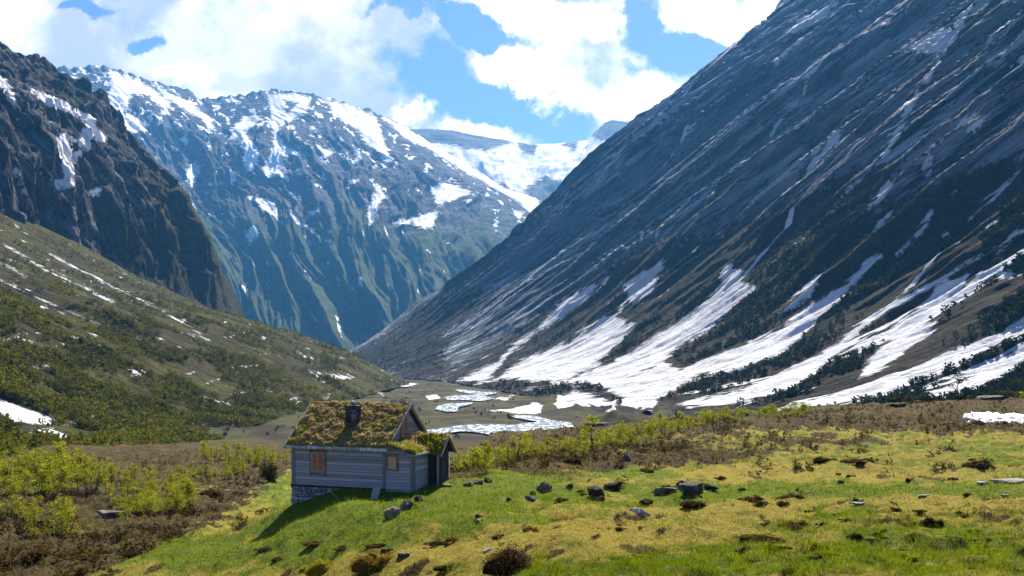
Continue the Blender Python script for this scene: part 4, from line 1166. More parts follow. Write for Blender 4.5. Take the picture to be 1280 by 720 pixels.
ROCKS = [
    (679, 615, 23, 13, M_STONE_L, 'grey boulder with orange lichen standing on the green meadow', .8, 0),
    (663, 627, 15, 8, M_STONE, 'small grey stone just below the orange lichen boulder', .9, 0),
    (666, 619, 9, 6, M_STONE_D, 'small dark stone touching the foot of the lichen boulder', .9, 0),
    (711, 611, 11, 7, M_STONE_D, 'lone small dark stone between the lichen boulder and the dark boulder pair', .9, 0),
    (766, 613, 25, 12, M_STONE_D, 'large dark rounded boulder of the pair in mid meadow', .8, 0),
    (745, 620, 22, 13, M_STONE_D, 'dark slanting slab leaning beside the large rounded boulder', .8, .1),
    (750, 626, 12, 7, M_STONE_D, 'small dark stone in front of the slanting dark slab', .9, 0),
    (831, 618, 34, 10, M_STONE, 'long low grey slab at the left end of the boulder row', .6, .1),
    (857, 611, 24, 11, M_STONE_D, 'dark boulder behind the pale streaked block in the boulder row', .8, 0),
    (865, 619, 36, 16, M_STONE, 'biggest pale streaked block of the boulder row on the meadow', .7, .15),
    (889, 612, 19, 8, M_STONE_D, 'dark low stone at the right end of the boulder row', .7, 0),
    (808, 632, 19, 9, M_STONE_D, 'dark brown stone on grass above the white topped boulder', .8, 0),
    (800, 646, 28, 12, M_STONE_P, 'white topped boulder with a dark underside on the straw coloured grass', .8, 0),
    (782, 577, 17, 10, M_STONE, 'grey boulder up on the brown heath near the birches', .8, 0),
    (927, 614, 11, 5, M_STONE_D, 'small dark stone in the green strip right of the boulder row', .8, 0),
    (509, 638, 17, 15, M_STONE, 'upright grey boulder below the lean-to of the cabin', .9, 0),
    (489, 646, 26, 14, M_STONE_L, 'lichen spotted boulder lying left of the upright boulder below the cabin', .8, 0),
    (523, 627, 13, 8, M_STONE_D, 'dark stone just above and right of the upright boulder by the cabin', .9, 0),
    (487, 627, 13, 7, M_STONE, 'half buried grey stone by the corner of the lean-to', .9, 0),
    (487, 611, 16, 9, M_STONE_D, 'brown mossy stone against the foot of the cabin wall', .8, 0),
    (600, 653, 11, 4, M_STONE_P, 'small flat white stone alone on the bright green slope', .8, .1),
    (559, 608, 13, 3, M_STONE_P, 'flat pale doorstep stone in grass before the porch', .7, .1),
    (586, 608, 16, 7, M_STONE_L, 'rusty brown stone of the low pile right of the porch', .8, 0),
    (597, 606, 15, 7, M_STONE, 'grey stone in the middle of the low pile right of the porch', .8, 0),
    (611, 603, 12, 7, M_STONE_D, 'dark stone at the right end of the low pile near the porch', .8, 0),
    (484, 691, 17, 6, M_STONE_D, 'flat dark stone in the pale grass near the bottom of the slope', .7, .1),
    (505, 697, 17, 6, M_STONE, 'flat grey stone a step right of the flat dark one', .7, .1),
    (610, 690, 13, 5, M_STONE_P, 'pale stone in straw grass just above the big heather mound', .8, 0),
    (1075, 631, 26, 3, M_STONE_P, 'thin pale slab edge showing in grass right of centre', .5, .1),
    (1155, 622, 16, 3, M_STONE_P, 'flat white stone in grass left of the pale rock strip', .6, .1),
    (1256, 621, 12, 3, M_STONE_P, 'flat white stone in grass just under the pale rock strip', .6, .1),
    (1228, 606, 18, 4, M_STONE_P, 'pale stone at the left tip of the bare rock strip', .6, .1),
    (1262, 605, 50, 6, M_STONE_P, 'long strip of bare pale rock in grass at the right edge', .5, .1),
    (1222, 530, 20, 5, M_STONE_D, 'dark boulder at the lower edge of the snow patch', .7, 0),
    (135, 648, 42, 9, M_STONE, 'broad pale grey rock outcrop among the birches left of the cabin', .6, .1),
    (745, 533, 40, 5, M_STONE, 'long grey rock rib on the brow behind the birch row', .5, .1),
    (1240, 500, 46, 6, M_STONE, 'grey rock hump on the heath crest below the pines', .6, .1),
    (1120, 508, 40, 4, M_STONE_D, 'low dark rock hump along the heath crest', .5, .1),
    (700, 574, 38, 5, M_STONE, 'half buried grey slab on the heath left of the grey boulder', .5, .1),
]
for i, (px, py, w_, h_, m_, lab, dp, fl) in enumerate(ROCKS):
    rock(px, py, w_, h_, m_, lab, 11 + i * 7, dp, fl)
# leaning weathered plank by the cabin wall
pb = hit(467, 624)
pl = MB(60); pl.box((0, 0, .26), (.36, .09, .62)); pl.box((.03, .05, .25), (.30, .05, .52))
plank = pl.build('plank', M_BARGE, None, .02); plank.location = pb; plank.rotation_euler = (R(-22), R(8), R(-20))
tag(plank, 'short grey weathered plank leaning by the cabin foundation', 'plank')
st = MB(61); st.tube([(0, 0, -.1), (-.5, .1, .42), (-1.0, .15, .92)], [.012, .010, .006], 6)
stick = st.build('stick', M_BARGE, None); stick.location = hit(441, 641); stick.rotation_euler = (0, 0, 0)
tag(stick, 'thin pale stick slanting out of the shaded grass before the cabin', 'stick')

# snow patch on the heath
def snow_patch(poly, name, label):
    p = np.array(poly, float); x0, x1, y0, y1 = p[:, 0].min(), p[:, 0].max(), p[:, 1].min(), p[:, 1].max()
    nx, ny = 70, 18
    gx, gy = np.meshgrid(np.linspace(x0, x1, nx), np.linspace(y0, y1, ny))
    wob = fbm(gx / 9, gy / 4, 4, .6, 4) * 1.6
    sd = poly_sd(gx, gy, p) + wob
    V = np.array([[hit(a, b) for a, b in zip(ra, rb)] for ra, rb in zip(gx, gy)])
    V[..., 2] += np.where(sd > -1.0, 0.16 * smooth(sd, -1.0, 3.5) + .02 * fbm(gx / 5, gy / 3, 3, .5, 8), -0.6)
    m, t, out = material('old_snow')
    n = noise(t, objco(t), 1.5, 6, .6)
    principled(t, out, mix(t, sstep(t, n, .5, .7, 0, .4), (0.58, 0.59, 0.62), (0.42, 0.40, 0.38)), .7, n, .1)
    return tag(mesh_arrays(name, V.reshape(-1, 3), grid_faces(ny, nx), m, None, True), label, 'snow patch')
snow_patch([(1203, 524), (1207, 517), (1225, 516), (1260, 518), (1330, 519), (1330, 528), (1280, 527), (1240, 527), (1215, 529)], 'snow_patch', 'lone bright snow patch lying on the dark heath at the right edge')

# ------------------------------------------------------------------ leafy meshes
def leaf_cloud(rng, centres, radii, n, size, flat=0.75, tint_lo=0.0, tint_hi=1.0):
    """n small quads spread through ellipsoids round the given centres"""
    centres = np.asarray(centres, float); radii = np.asarray(radii, float)
    k = rng.integers(0, len(centres), n)
    d = rng.normal(size=(n, 3)); d /= np.linalg.norm(d, axis=1, keepdims=True)
    rad = rng.random(n) ** 0.45
    c = centres[k] + d * (rad * radii[k])[:, None] * np.array([1, 1, flat])
    a = rng.normal(size=(n, 3)); a /= np.linalg.norm(a, axis=1, keepdims=True)
    b = np.cross(a, rng.normal(size=(n, 3))); b /= np.linalg.norm(b, axis=1, keepdims=True) + 1e-9
    s = size * (0.6 + 0.8 * rng.random(n))
    a = a * s[:, None]; b = b * (s * 0.6)[:, None]
    V = np.stack([c - a, c + b, c + a, c - b], 1).reshape(-1, 3)
    ct = rng.random(len(centres))
    tint = np.clip(tint_lo + (tint_hi - tint_lo) * (0.5 * rng.random(n) + 0.5 * ct[k]), 0, 1)
    return V, np.arange(4 * n).reshape(-1, 4), np.repeat(tint, 4)

def birch_mesh(seed, h, spread, nleaf, leaf, stems=1):
    r = random.Random(seed); rg = np.random.default_rng(seed)
    tr = MB(seed); cs, rs = [], []
    for s in range(stems):
        ang = r.uniform(0, 6.28); off = 0.0 if stems == 1 else r.uniform(.1, .35) * spread
        bx, by = off * math.cos(ang) * .5, off * math.sin(ang) * .5
        lx, ly = off * math.cos(ang), off * math.sin(ang)
        hs = h * (1 if s == 0 else r.uniform(.6, .95)); n = 6
        pts = [(bx + lx * q / n + r.uniform(-.04, .04) * h * .3, by + ly * q / n + r.uniform(-.04, .04) * h * .3, -.15 + (hs * .95 + .15) * q / n) for q in range(n + 1)]
        r0 = .024 * h
        tr.tube(pts, [r0 * (1 - .85 * q / n) for q in range(n + 1)], 6)
        for b in range(r.randint(8, 11)):
            f = r.uniform(.22, .97); i = min(int(f * n), n - 1)
            p = Vector(pts[i]).lerp(Vector(pts[i + 1]), f * n - i)
            a = r.uniform(0, 6.28); ln = spread * (1.15 - f * .75) * r.uniform(.45, 1.0)
            q = p + Vector((math.cos(a) * ln, math.sin(a) * ln, ln * r.uniform(.25, .8)))
            tr.tube([p, p.lerp(q, .55) + Vector((0, 0, .04 * h * r.random())), q], [r0 * .32, r0 * .22, r0 * .08], 4)
            cs += [p.lerp(q, .6), q]; rs += [ln * .33 + .06 * h, ln * .36 + .06 * h]
        cs.append(Vector(pts[-1])); rs.append(.10 * h)
    V, f, t = leaf_cloud(rg, [tuple(c) for c in cs], rs, nleaf, leaf)
    return tr, V, f, t
def make_tree(name, seed, h, spread, nleaf, leaf, mat, stems=1, label=None, cat='tree', group=None):
    tr, V, f, t = birch_mesh(seed, h, spread, nleaf, leaf, stems)
    root = empty(name, (0, 0, 0), 0, label, cat, group)
    tr.build('trunk', M_BARK, root, 0, True)
    mesh_arrays('crown', V, f, mat, {'tint': t}, False, root)
    return root
def copy_tree(o, loc, rz, s, label=None, group=None):
    c = o.copy(); COL.objects.link(c)
    for ch in o.children:
        k = ch.copy(); COL.objects.link(k); k.parent = c
    c.location = loc; c.rotation_euler = (0, 0, rz); c.scale = s
    if label: c['label'] = label
    if group: c['group'] = group
    return c
BP = [make_tree('birch_tree', 100 + i, 1.0, .44 + .07 * (i % 3), 760, .024, M_BIRCH, 1 + i % 3, 'x', 'tree') for i in range(6)]
used = [False] * 6
rb = random.Random(5)
def plant(x, y, h, label, group, wide=1.0, k=None, sink=.05):
    k = rb.randrange(6) if k is None else k
    z = gz1(x, y) - sink
    s = (h * wide, h * wide, h)
    if not used[k]:
        used[k] = True; o = BP[k]; o.location = (x, y, z); o.scale = s; o.rotation_euler = (0, 0, rb.uniform(0, 6.28)); o['label'] = label; o['group'] = group
        return o
    return copy_tree(BP[k], (x, y, z), rb.uniform(0, 6.28), s, label, group)
def in_poly(px, py, poly): return float(poly_sd(np.array([px], float), np.array([py], float), poly)[0]) > 0
def scatter(poly, n, hpx, label, group, wide=1.0):
    p = np.array(poly); c = 0; tries = 0
    while c < n and tries < n * 30:
        tries += 1
        x, y = rb.uniform(p[:, 0].min(), p[:, 0].max()), rb.uniform(p[:, 1].min(), p[:, 1].max())
        if not in_poly(x, y, poly): continue
        q = hit(x, y)
        if q.y > 390: continue
        plant(q.x, q.y, rb.uniform(hpx[0] * .55, hpx[1] * 1.05) * q.y / F, label, group, wide * rb.uniform(.95, 1.45)); c += 1
G1 = 'birches in the hollow left of the cabin'
scatter([(-20, 582), (60, 585), (140, 592), (150, 602), (80, 606), (-20, 604)], 48, (24, 36), 'bright yellow-green birch in the dense upper band of the left hollow', G1 + ', upper band')
scatter([(-20, 604), (150, 602), (150, 614), (90, 622), (-20, 625)], 26, (26, 36), 'yellow-green birch in the thinning lower edge of the upper birch band', G1 + ', lower edge')
scatter([(130, 600), (250, 606), (245, 630), (130, 632)], 26, (16, 26), 'small olive birch scattered in the middle of the left hollow', G1 + ', middle')
scatter([(150, 642), (170, 634), (235, 630), (248, 634), (225, 643), (160, 649)], 30, (20, 32), 'luminous yellow-green birch in the row at the foot of the knoll', G1 + ', row at the knoll')
scatter([(-10, 640), (60, 640), (110, 650), (110, 672), (60, 676), (-10, 660)], 14, (22, 36), 'loose yellow birch in the lowest left corner thicket', G1 + ', corner thicket')
scatter([(220, 588), (300, 586), (330, 590), (280, 602), (230, 604)], 20, (10, 18), 'small yellow birch on the flat just left of the cabin', G1 + ', flat')
scatter([(250, 570), (360, 572), (360, 584), (250, 582)], 30, (14, 22), 'pale birch in the far strip behind the left end of the cabin', G1 + ', far strip')
G2 = 'birches along the brow right of the cabin'
def along_edge(i0, i1, n, e0, e1, h0, h1, label, group):
    for _ in range(n):
        i = rb.randrange(i0, i1); f = rb.random()
        a, b = EDGE[i], EDGE[i + 1]
        x, y = a[0] + (b[0] - a[0]) * f, a[1] + (b[1] - a[1]) * f
        ln = math.hypot(b[0] - a[0], b[1] - a[1]); nx, ny = -(b[1] - a[1]) / ln, (b[0] - a[0]) / ln
        e = rb.uniform(e0, e1)
        plant(x + nx * e, y + ny * e, rb.uniform(h0, h1), label, group, rb.uniform(.9, 1.3))
along_edge(7, 8, 40, -1.5, 12, .7, 2.1, 'yellow-green birch in the row just right of the cabin porch', G2 + ', near the porch')
along_edge(8, 9, 54, -3, 10, .6, 2.0, 'yellow-green birch in the low hedge-like row along the brow', G2 + ', middle of the row')
along_edge(9, 10, 36, -4, 7, .6, 1.9, 'dull yellow birch at the far end of the row on the brow', G2 + ', far end')
q = hit(740, 566); plant(q.x, q.y, 47 * q.y / F, 'tallest slender birch standing above the row right of the cabin', G2, .9, 0)
q = hit(606, 592); plant(q.x, q.y, 42 * q.y / F, 'slim taller birch nearest the porch in the row', G2, .8, 3)
q = hit(775, 560); plant(q.x, q.y, 30 * q.y / F, 'second tall birch a little right of the tallest birch', G2, .9, 0)

# pines and junipers on the right-hand crest
def pine_mesh(seed, h, nleaf, umbrella):
    r = random.Random(seed); rg = np.random.default_rng(seed); tr = MB(seed); cs, rs = [], []
    pts = [(r.uniform(-.03, .03) * h, r.uniform(-.03, .03) * h, -.1 + (h + .1) * q / 6) for q in range(7)]
    tr.tube(pts, [.03 * h * (1 - .8 * q / 6) for q in range(7)], 6)
    for b in range(20):
        f = r.uniform(.45 if umbrella else .12, 1.0); i = min(int(f * 6), 5)
        p = Vector(pts[i]).lerp(Vector(pts[i + 1]), f * 6 - i); a = r.uniform(0, 6.28)
        ln = h * (.30 * math.sin(f * 2.4) + .04 if umbrella else .34 * (1.08 - f)) * r.uniform(.7, 1.1)
        q = p + Vector((math.cos(a) * ln, math.sin(a) * ln, ln * r.uniform(-.05, .35)))
        tr.tube([p, q], [.010 * h, .003 * h], 4); cs += [p.lerp(q, .55), q]; rs += [.07 * h, .075 * h]
    V, f, t = leaf_cloud(rg, [tuple(c) for c in cs], rs, nleaf, .022 * h, .6)
    return tr, V, f, t
def pine(px, py, hpx, seed, umbrella, label, group, mat, name='pine_tree', cat='tree', wide=1.0):
    q = hit(px, py); h = hpx * q.y / F
    tr, V, f, t = pine_mesh(seed, 1.0, 700, umbrella)
    root = empty(name, (q.x, q.y, q.z - .05), seed, label, cat, group); root.scale = (h * wide, h * wide, h)
    tr.build('trunk', M_BARK, root, 0, True); mesh_arrays('crown', V, f, mat, {'tint': t}, False, root)
pine(1197, 499, 33, 1, True, 'tall umbrella-crowned pine on the crest, highest of the pines', 'pines on the right crest', M_PINE)
pine(1184, 500, 20, 2, False, 'small pine just left of the umbrella-crowned pine', 'pines on the right crest', M_PINE)
pine(1218, 498, 24, 3, False, 'dense dark pine right of the umbrella-crowned pine', 'pines on the right crest', M_PINE, wide=1.3)
pine(1230, 497, 26, 4, False, 'tallest pointed pine in the dense clump on the crest', 'pines on the right crest', M_PINE, wide=1.2)
pine(1243, 497, 18, 5, False, 'low pine at the right side of the dense clump', 'pines on the right crest', M_PINE, wide=1.5)
pine(1272, 497, 20, 6, True, 'round-topped pine at the right edge of the picture', 'pines on the right crest', M_PINE, wide=1.4)
JP = {}
def bush(px, py, hpx, wpx, seed, mat, name, cat, label, group=None, nleaf=500, trunk=True):
    q = hit(px, py); s = q.y / F; key = (name, seed % 3, mat.name)
    if key not in JP:
        rg = np.random.default_rng(seed); r = random.Random(seed)
        cs = [(r.uniform(-.33, .33), r.uniform(-.33, .33), r.uniform(.12, .75)) for _ in range(16)]
        V, f, t = leaf_cloud(rg, cs, [r.uniform(.14, .24) for _ in cs], nleaf, .05, .9)
        V[:, 2] = np.maximum(V[:, 2], -.05)
        tr = MB(seed)
        for _ in range(5):
            a = r.uniform(0, 6.28); tr.tube([(0, 0, -.08), (.12 * math.cos(a), .12 * math.sin(a), .3), (.28 * math.cos(a), .28 * math.sin(a), .75)], [.03, .02, .006], 4)
        JP[key] = (V, f, t, tr)
    V, f, t, tr = JP[key]
    root = empty(name, (q.x, q.y, q.z), seed * 1.3, label, cat, group)
    root.scale = (wpx * s, wpx * s, hpx * s)
    tr.build('stem', M_BARK, root, 0, True); mesh_arrays('foliage', V, f, mat, {'tint': t}, False, root)
    return root
for i, (px, py, h_, w_) in enumerate([(1052, 503, 9, 26), (1072, 501, 11, 22), (1096, 503, 8, 30), (1118, 503, 9, 26), (1140, 502, 8, 24), (1160, 501, 9, 26), (1258, 498, 10, 26), (1205, 500, 8, 30), (1030, 505, 7, 24)]):
    bush(px, py, h_, w_, 70 + i, M_PINE if i % 2 else M_HEATHG, 'juniper_bush', 'bush', 'low dark juniper bush in the line along the right crest', 'junipers along the right crest')
for i, (px, py, h_, w_) in enumerate([(880, 523, 9, 26), (905, 524, 8, 22), (935, 520, 8, 30), (962, 516, 9, 28), (985, 514, 7, 24), (1003, 511, 7, 22), (860, 527, 8, 20), (1282, 497, 9, 24)]):
    bush(px, py, h_, w_, 90 + i, M_BIRCH, 'willow_bush', 'bush', 'low yellow-green willow bush on the crest between birches and junipers', 'willow bushes on the crest')
bush(336, 603, 28, 30, 120, M_JUNI, 'juniper_bush', 'bush', 'bushy brownish green juniper standing just left of the cabin', None, 1100)

# ------------------------------------------------------------------ heather mounds and tussocks
def mound_mesh(seed, n=700, size=.055):
    rg = np.random.default_rng(seed)
    ns = 9
    sc_ = rg.uniform(-.36, .36, (ns, 2)) * np.array([1, .8]); sr = rg.uniform(.09, .26, ns) * (1.15 - np.abs(sc_[:, 0])); sh = sr * rg.uniform(1.5, 3.2, ns); sh /= sh.max()
    k = rg.choice(ns, n, p=sr ** 1.6 / (sr ** 1.6).sum()); a = rg.random(n) * 6.283; r = np.sqrt(rg.random(n)) * 1.08
    x, y = sc_[k, 0] + np.cos(a) * r * sr[k], sc_[k, 1] + np.sin(a) * r * sr[k]
    hz_ = np.sqrt(np.maximum(1.18 - r ** 2, 0.02)) * sh[k] * .85
    c = np.stack([x, y, hz_ * (.55 + .45 * rg.random(n))], -1)
    d = rg.normal(size=(n, 3)) + c * np.array([2, 2, 2.0]); d /= np.linalg.norm(d, axis=1, keepdims=True)
    b = np.cross(d, rg.normal(size=(n, 3))); b /= np.linalg.norm(b, axis=1, keepdims=True) + 1e-9
    s = size * (.6 + .9 * rg.random(n))
    V = np.stack([c - d * s[:, None] - b * (s * .35)[:, None], c - d * s[:, None] + b * (s * .35)[:, None], c + d * (s * 1.3)[:, None]], 1)
    # body under the twigs
    tv, tf = [], []
    R_, C_ = 5, 10
    for s_ in range(ns):
        b0 = len(tv)
        for i in range(R_):
            th = i / (R_ - 1) * math.pi / 2
            for j in range(C_):
                ph = j / C_ * 6.283; q = .92 * sr[s_] * math.cos(th)
                tv.append((sc_[s_, 0] + math.cos(ph) * q, sc_[s_, 1] + math.sin(ph) * q, math.sin(th) * .72 * sh[s_] - .08))
        for i in range(R_ - 1):
            for j in range(C_):
                p0, p1, p2, p3 = b0 + i * C_ + j, b0 + i * C_ + (j + 1) % C_, b0 + (i + 1) * C_ + (j + 1) % C_, b0 + (i + 1) * C_ + j
                tf += [(p0, p1, p2), (p0, p2, p3)]
    V = np.concatenate([V.reshape(-1, 3), np.array(tv)])
    f = np.concatenate([np.arange(3 * n).reshape(-1, 3), np.array(tf) + 3 * n])
    t = np.concatenate([np.repeat(np.clip(rg.random(n) * .9, 0, 1), 3), np.full(len(tv), .05)])
    return V, f, t
MOUND = {}
def mound(px, py, wpx, hpx, mat, label, seed, name='heather_clump', cat='heather', group=None, depth=.7):
    q = hit(px, py); s = q.y / F; big = wpx > 45
    key = (seed % 4, mat.name, big, name)
    yb = q.y + wpx * s * depth * .35
    loc = (q.x * yb / q.y, yb, gz1(q.x * yb / q.y, yb) - .06 * hpx * s)
    if key in MOUND:
        o = MOUND[key].copy(); COL.objects.link(o)
    else:
        V, f, t = mound_mesh(seed, 2200 if big else 700, .03 if big else .055)
        o = mesh_arrays(name, V, f, mat, {'tint': t}, False); MOUND[key] = o
    o.location = loc; o.scale = (wpx * s * 1.1, wpx * s * depth * 1.1, hpx * s * (1.25 if wpx > 60 else .95)); o.rotation_euler = (0, 0, 0 if seed % 2 else math.pi)
    tag(o, label, cat, group)
    if group is None and 'group' in o.keys(): del o['group']
    return o
MOUNDS = [
    (642, 716, 78, 32, M_HEATH, 'biggest dark brown heather mound at the bottom centre'), (667, 666, 26, 9, M_HEATH, 'round brown heather clump alone in the straw grass'),
    (624, 675, 16, 6, M_HEATH, 'small brown tuft down-left of the round heather clump'), (955, 635, 32, 11, M_HEATHG, 'dark green-brown clump at the left of the right-hand hummocks'),
    (988, 622, 36, 9, M_HEATH, 'low brown heather ridge just above the dark green-brown clump'), (982, 634, 20, 8, M_HEATH, 'small brown clump right of the dark green-brown clump'),
    (995, 662, 38, 11, M_HEATH, 'spreading brown heather patch on the grass right of centre'), (975, 680, 64, 12, M_HEATH, 'long brown heather bank below the spreading brown patch'),
    (930, 692, 22, 9, M_HEATH, 'reddish brown tuft at the left end of the long heather bank'), (1023, 688, 22, 10, M_HEATHG, 'dark tussock right of the long heather bank'),
    (1225, 586, 34, 15, M_HEATH, 'big lone dark heather dome in the pale grass far right'), (1163, 659, 26, 11, M_HEATHG, 'black-brown tussock in the right-hand wet ground'),
    (1068, 674, 20, 8, M_HEATH, 'brown clump by the small yellow moss right of centre'), (872, 636, 40, 10, M_HEATH, 'low rusty heather streak below the boulder row'),
    (940, 629, 34, 8, M_HEATH, 'thin rusty heather streak right of the boulder row'), (1070, 630, 16, 9, M_HEATHG, 'small dark clump by the thin pale slab'), (1115, 640, 24, 6, M_HEATH, 'flat brown clump right of the small dark clump'),
    (720, 580, 30, 7, M_HEATH, 'dark heather hump on the edge of the heath'), (560, 714, 44, 8, M_HEATHG, 'dark green clump left of the biggest heather mound'),
    (1050, 604, 10, 4, M_HEATH, 'tiny brown tuft in the pale grass above the green strip'), (900, 600, 16, 5, M_HEATH, 'small brown clump behind the boulder row'), (1030, 578, 30, 8, M_HEATHG, 'dark clump at the left of the dark hollow on the right'),
    (1075, 582, 40, 7, M_HEATH, 'wide brown clump in the dark hollow on the right'), (700, 628, 20, 5, M_HEATH, 'flat brown clump in the green left of the boulder pair'),
    (330, 690, 30, 6, M_HEATH, 'brown clump at the lower end of the cabin shadow'), (352, 700, 24, 5, M_HEATH, 'small brown tuft below the cabin shadow'), (395, 684, 34, 6, M_HEATH, 'brown clump in the pale band below the shadow'), (428, 690, 30, 5, M_HEATH, 'second brown clump in the pale band below the shadow'),
    (545, 683, 34, 7, M_HEATH, 'dry straw-brown tuft in the middle of the pale band'), (570, 677, 26, 5, M_HEATH, 'dark tuft right of the dry straw-brown tuft'), (470, 685, 26, 5, M_HEATH, 'small tuft above the flat dark stone'),
    (805, 590, 24, 6, M_HEATH, 'brown hump where the heath meets the green strip'), (838, 611, 20, 6, M_HEATHG, 'olive clump beside the long low grey slab'), (270, 622, 40, 12, M_HEATH, 'dark heather shoulder on the left bank of the knoll'), (215, 672, 34, 9, M_HEATH, 'dark heather clump halfway down the left bank'), (165, 696, 30, 8, M_HEATH, 'dark heather clump low on the left bank'), (40, 700, 34, 12, M_HEATH, 'dark clump in the bottom left corner'),
]
for i, (px, py, w_, h_, m_, lab) in enumerate(MOUNDS):
    mound(px, py, w_, h_, m_, lab, 3 + i)
mound(405, 716, 70, 17, M_MOSS, 'bright yellow moss cushion at the bottom left of the meadow', 50, 'moss_cushion', 'moss')
mound(468, 716, 74, 20, M_MOSSO, 'ochre moss cushion right of the bright yellow one', 51, 'moss_cushion', 'moss')
mound(1105, 666, 14, 4, M_MOSS, 'tiny yellow moss spot in the right-hand grass', 53, 'moss_cushion', 'moss')
rt = random.Random(9)
for i in range(32):
    px, py = rt.uniform(930, 1290), rt.uniform(640, 722)
    mound(px, py, rt.uniform(10, 36), rt.uniform(2, 4.8), M_HEATHG if rt.random() < .6 else M_HEATH, 'dark tussock among many in the wet ground at bottom right', 60 + i, 'tussock', 'tussock', 'tussocks in the wet ground bottom right')
for i in range(24):
    px, py = rt.uniform(560, 1280), rt.uniform(572, 625) if i % 2 else rt.uniform(598, 680)
    mound(px, py, rt.uniform(6, 18), rt.uniform(2.5, 5), M_HEATH, 'small brown tuft among many dotted over the meadow', 160 + i, 'tussock', 'tussock', 'brown tufts dotted over the meadow')

# ------------------------------------------------------------------ grass and heath cover
def cover(seed, n, ymin, ymax, keep, hfun, wfun, leanv, name, label):
    r = np.random.default_rng(seed)
    Y = 1 / (1 / ymin + (1 / ymax - 1 / ymin) * r.random(n)); X = (r.random(n) * 1.18 - .59) * Y
    Z = ground_z(X, Y)
    g, h = zones(X, Y, Z)
    dx, dy = X - CAB.x, Y - CAB.y
    a = dx * math.cos(RZ) + dy * math.sin(RZ); d = -dx * math.sin(RZ) + dy * math.cos(RZ)
    ok = ~((a > -L - .05) & (a < 2.05) & (d > -.05) & (d < Wd + .1)) & keep(g, h, X, Y, r)
    X, Y, Z, g, h = X[ok], Y[ok], Z[ok], g[ok], h[ok]; n = len(X); g = g + r.normal(0, .22, n)
    cl = fbm(X / .45, Y / .6, 3, .6, seed)
    hg = np.maximum(hfun(g, h, cl, Y, r.random(n)), .015)
    tint = np.clip(.40 + (.3 * fbm(X / 1.4, Y / 1.9, 4, .6, seed + 4)) + .42 * cl + .30 * (r.random(n) - .5) + .38 * h * fbm(X / 9, Y / 14, 4, .55, 66), 0, 1)
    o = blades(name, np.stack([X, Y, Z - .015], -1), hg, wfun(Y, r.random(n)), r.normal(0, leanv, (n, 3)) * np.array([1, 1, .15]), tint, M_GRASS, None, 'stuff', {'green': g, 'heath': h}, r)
    o['label'] = label
cover(5, 420000, 17.5, 68, lambda g, h, X, Y, r: (h < .75), lambda g, h, c, Y, u: (.035 + .095 * u) * (1 + 1.1 * c) * (.6 + .6 * g) * (1 + h), lambda Y, u: (.010 + .010 * u) * (Y / 22), .55, 'grass', 'short green and straw grass covering the meadow')
cover(6, 240000, 18, 190, lambda g, h, X, Y, r: (h > .45) & (r.random(len(h)) < .9), lambda g, h, c, Y, u: (.06 + .13 * u) * (1 + .9 * c) * np.clip(Y / 60, .6, 1.5), lambda Y, u: (.04 + .05 * u) * (Y / 50), .9, 'heather', 'brown heather and dwarf shrub covering the banks and the heath')

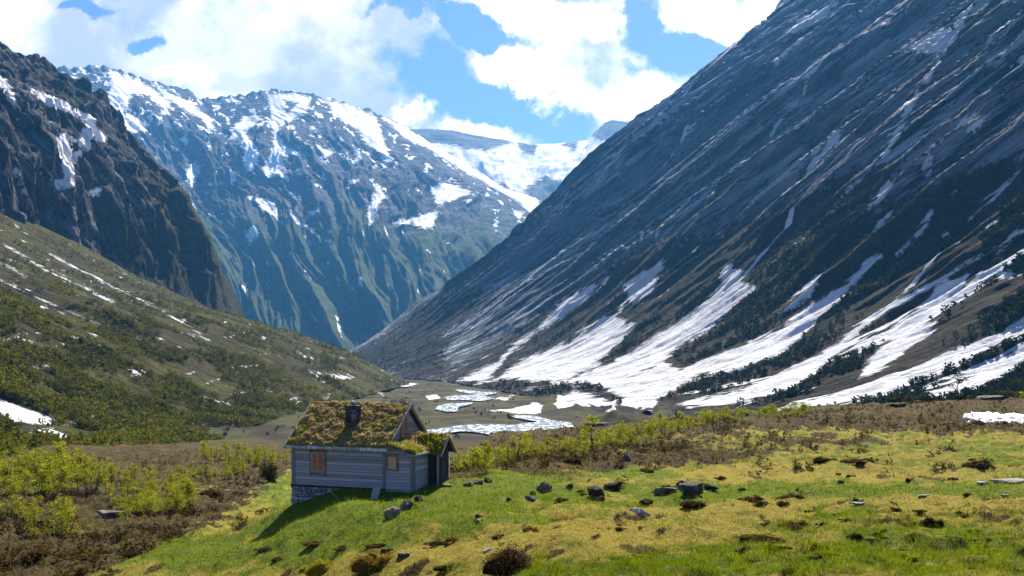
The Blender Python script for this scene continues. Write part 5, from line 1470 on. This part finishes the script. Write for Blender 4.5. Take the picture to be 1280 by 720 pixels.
# ------------------------------------------------------------------ woods on the valley sides
def woods(name, Pm, wgt, n, seed, h0, h1, nq, leaf, mat, label):
    r = np.random.default_rng(seed)
    px, py = px_of(Pm)
    area = np.abs((px[1:, 1:] - px[:-1, :-1]) * (py[1:, :-1] - py[:-1, 1:]) - (py[1:, 1:] - py[:-1, :-1]) * (px[1:, :-1] - px[:-1, 1:])) / 2
    w_ = area * wgt[:-1, :-1] * np.where((px[:-1, :-1] > -60) & (px[:-1, :-1] < 1340), 1.0, 0.55) * (px[:-1, :-1] > -420) * (px[:-1, :-1] < 1700) * (py[:-1, :-1] > -40)
    w_ = (w_ / w_.sum()).ravel()
    idx = r.choice(len(w_), n, p=w_); i, j = np.unravel_index(idx, area.shape)
    u, v = r.random(n)[:, None], r.random(n)[:, None]
    B = (Pm[i, j] * (1 - u) + Pm[i + 1, j] * u) * (1 - v) + (Pm[i, j + 1] * (1 - u) + Pm[i + 1, j + 1] * u) * v
    hgt = h0 + (h1 - h0) * r.random(n); bt = r.random(n)
    k = np.repeat(np.arange(n), nq)
    d = r.normal(size=(n * nq, 3)); d /= np.linalg.norm(d, axis=1, keepdims=True)
    c = B[k] + d * (r.random(n * nq) ** .4 * hgt[k])[:, None] * np.array([.42, .42, .5]) + np.array([0, 0, .5]) * hgt[k][:, None]
    a = r.normal(size=(n * nq, 3)); a /= np.linalg.norm(a, axis=1, keepdims=True)
    b = np.cross(a, r.normal(size=(n * nq, 3))); b /= np.linalg.norm(b, axis=1, keepdims=True) + 1e-9
    s = leaf * hgt[k] * (.6 + .8 * r.random(n * nq))
    V = np.stack([c - a * s[:, None], c + b * (s * .7)[:, None], c + a * s[:, None], c - b * (s * .7)[:, None]], 1).reshape(-1, 3)
    bt = bt * .7 + .34 * smooth(B[:, 2], -20, 130) - .14 + .75 * fbm(B[:, 1] / 90, B[:, 0] / 60, 4, .55, seed) + .2  # tint brightens with height: sunlit crest above cloud shade put into the colour
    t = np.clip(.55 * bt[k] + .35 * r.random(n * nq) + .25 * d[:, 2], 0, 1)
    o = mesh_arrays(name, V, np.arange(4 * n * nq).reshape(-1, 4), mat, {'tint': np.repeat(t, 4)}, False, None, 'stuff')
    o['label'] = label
pxl, pyl = px_of(PL)
wL = (sL < -.6) * smooth(fbm(PL[..., 1] / 70, DL / 45, 4, .55, 91) + .42, .0, .6) * smooth(PL[..., 2] * -1, -230, -40)
wL = wL * (.35 + 1.2 * smooth(pyl, 330, 470))
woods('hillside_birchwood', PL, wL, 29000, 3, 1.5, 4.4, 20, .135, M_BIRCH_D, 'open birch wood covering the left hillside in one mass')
pxr, pyr = px_of(PR)
wR = (sR < -1.5) * smooth(vegR, -4, 20) * smooth(fbm(PR[..., 1] / 60, DR / 160, 4, .55, 92) + .45, .1, .8) * (pyr < 506)
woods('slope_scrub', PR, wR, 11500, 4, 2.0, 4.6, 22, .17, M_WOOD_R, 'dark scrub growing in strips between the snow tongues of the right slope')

sel = (GY_ > 380) & (GY_ < 1450)
Pf = GP[sel]; wf = (rsd[sel] < -3.5) * (gsn[sel] < -2) * smooth(fbm(Pf[..., 0] / 60, Pf[..., 1] / 110, 4, .6, 97), .05, .45)
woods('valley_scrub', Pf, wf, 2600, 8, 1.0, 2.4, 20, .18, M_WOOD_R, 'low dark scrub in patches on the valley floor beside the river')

sel = (GY_ > 40) & (GY_ < 195)
Pn = GP[sel]; hn = hz[sel]
wn = (hn > .6) * smooth(fbm(Pn[..., 0] / 6, Pn[..., 1] / 9, 4, .6, 98), -.15, .4)
wn = wn * ~((Pn[..., 0] > -13) & (Pn[..., 0] < -1) & (Pn[..., 1] > 44) & (Pn[..., 1] < 55))
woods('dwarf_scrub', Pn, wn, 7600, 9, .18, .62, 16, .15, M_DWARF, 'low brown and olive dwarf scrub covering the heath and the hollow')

cover(12, 9000, 17.5, 60, lambda g, h, X, Y, r: (h < .8), lambda g, h, c, Y, u: .16 + .30 * u * u, lambda Y, u: (.006 + .006 * u) * (Y / 20), .7, 'dead_stalks', 'thin dry stalks standing in the meadow grass')
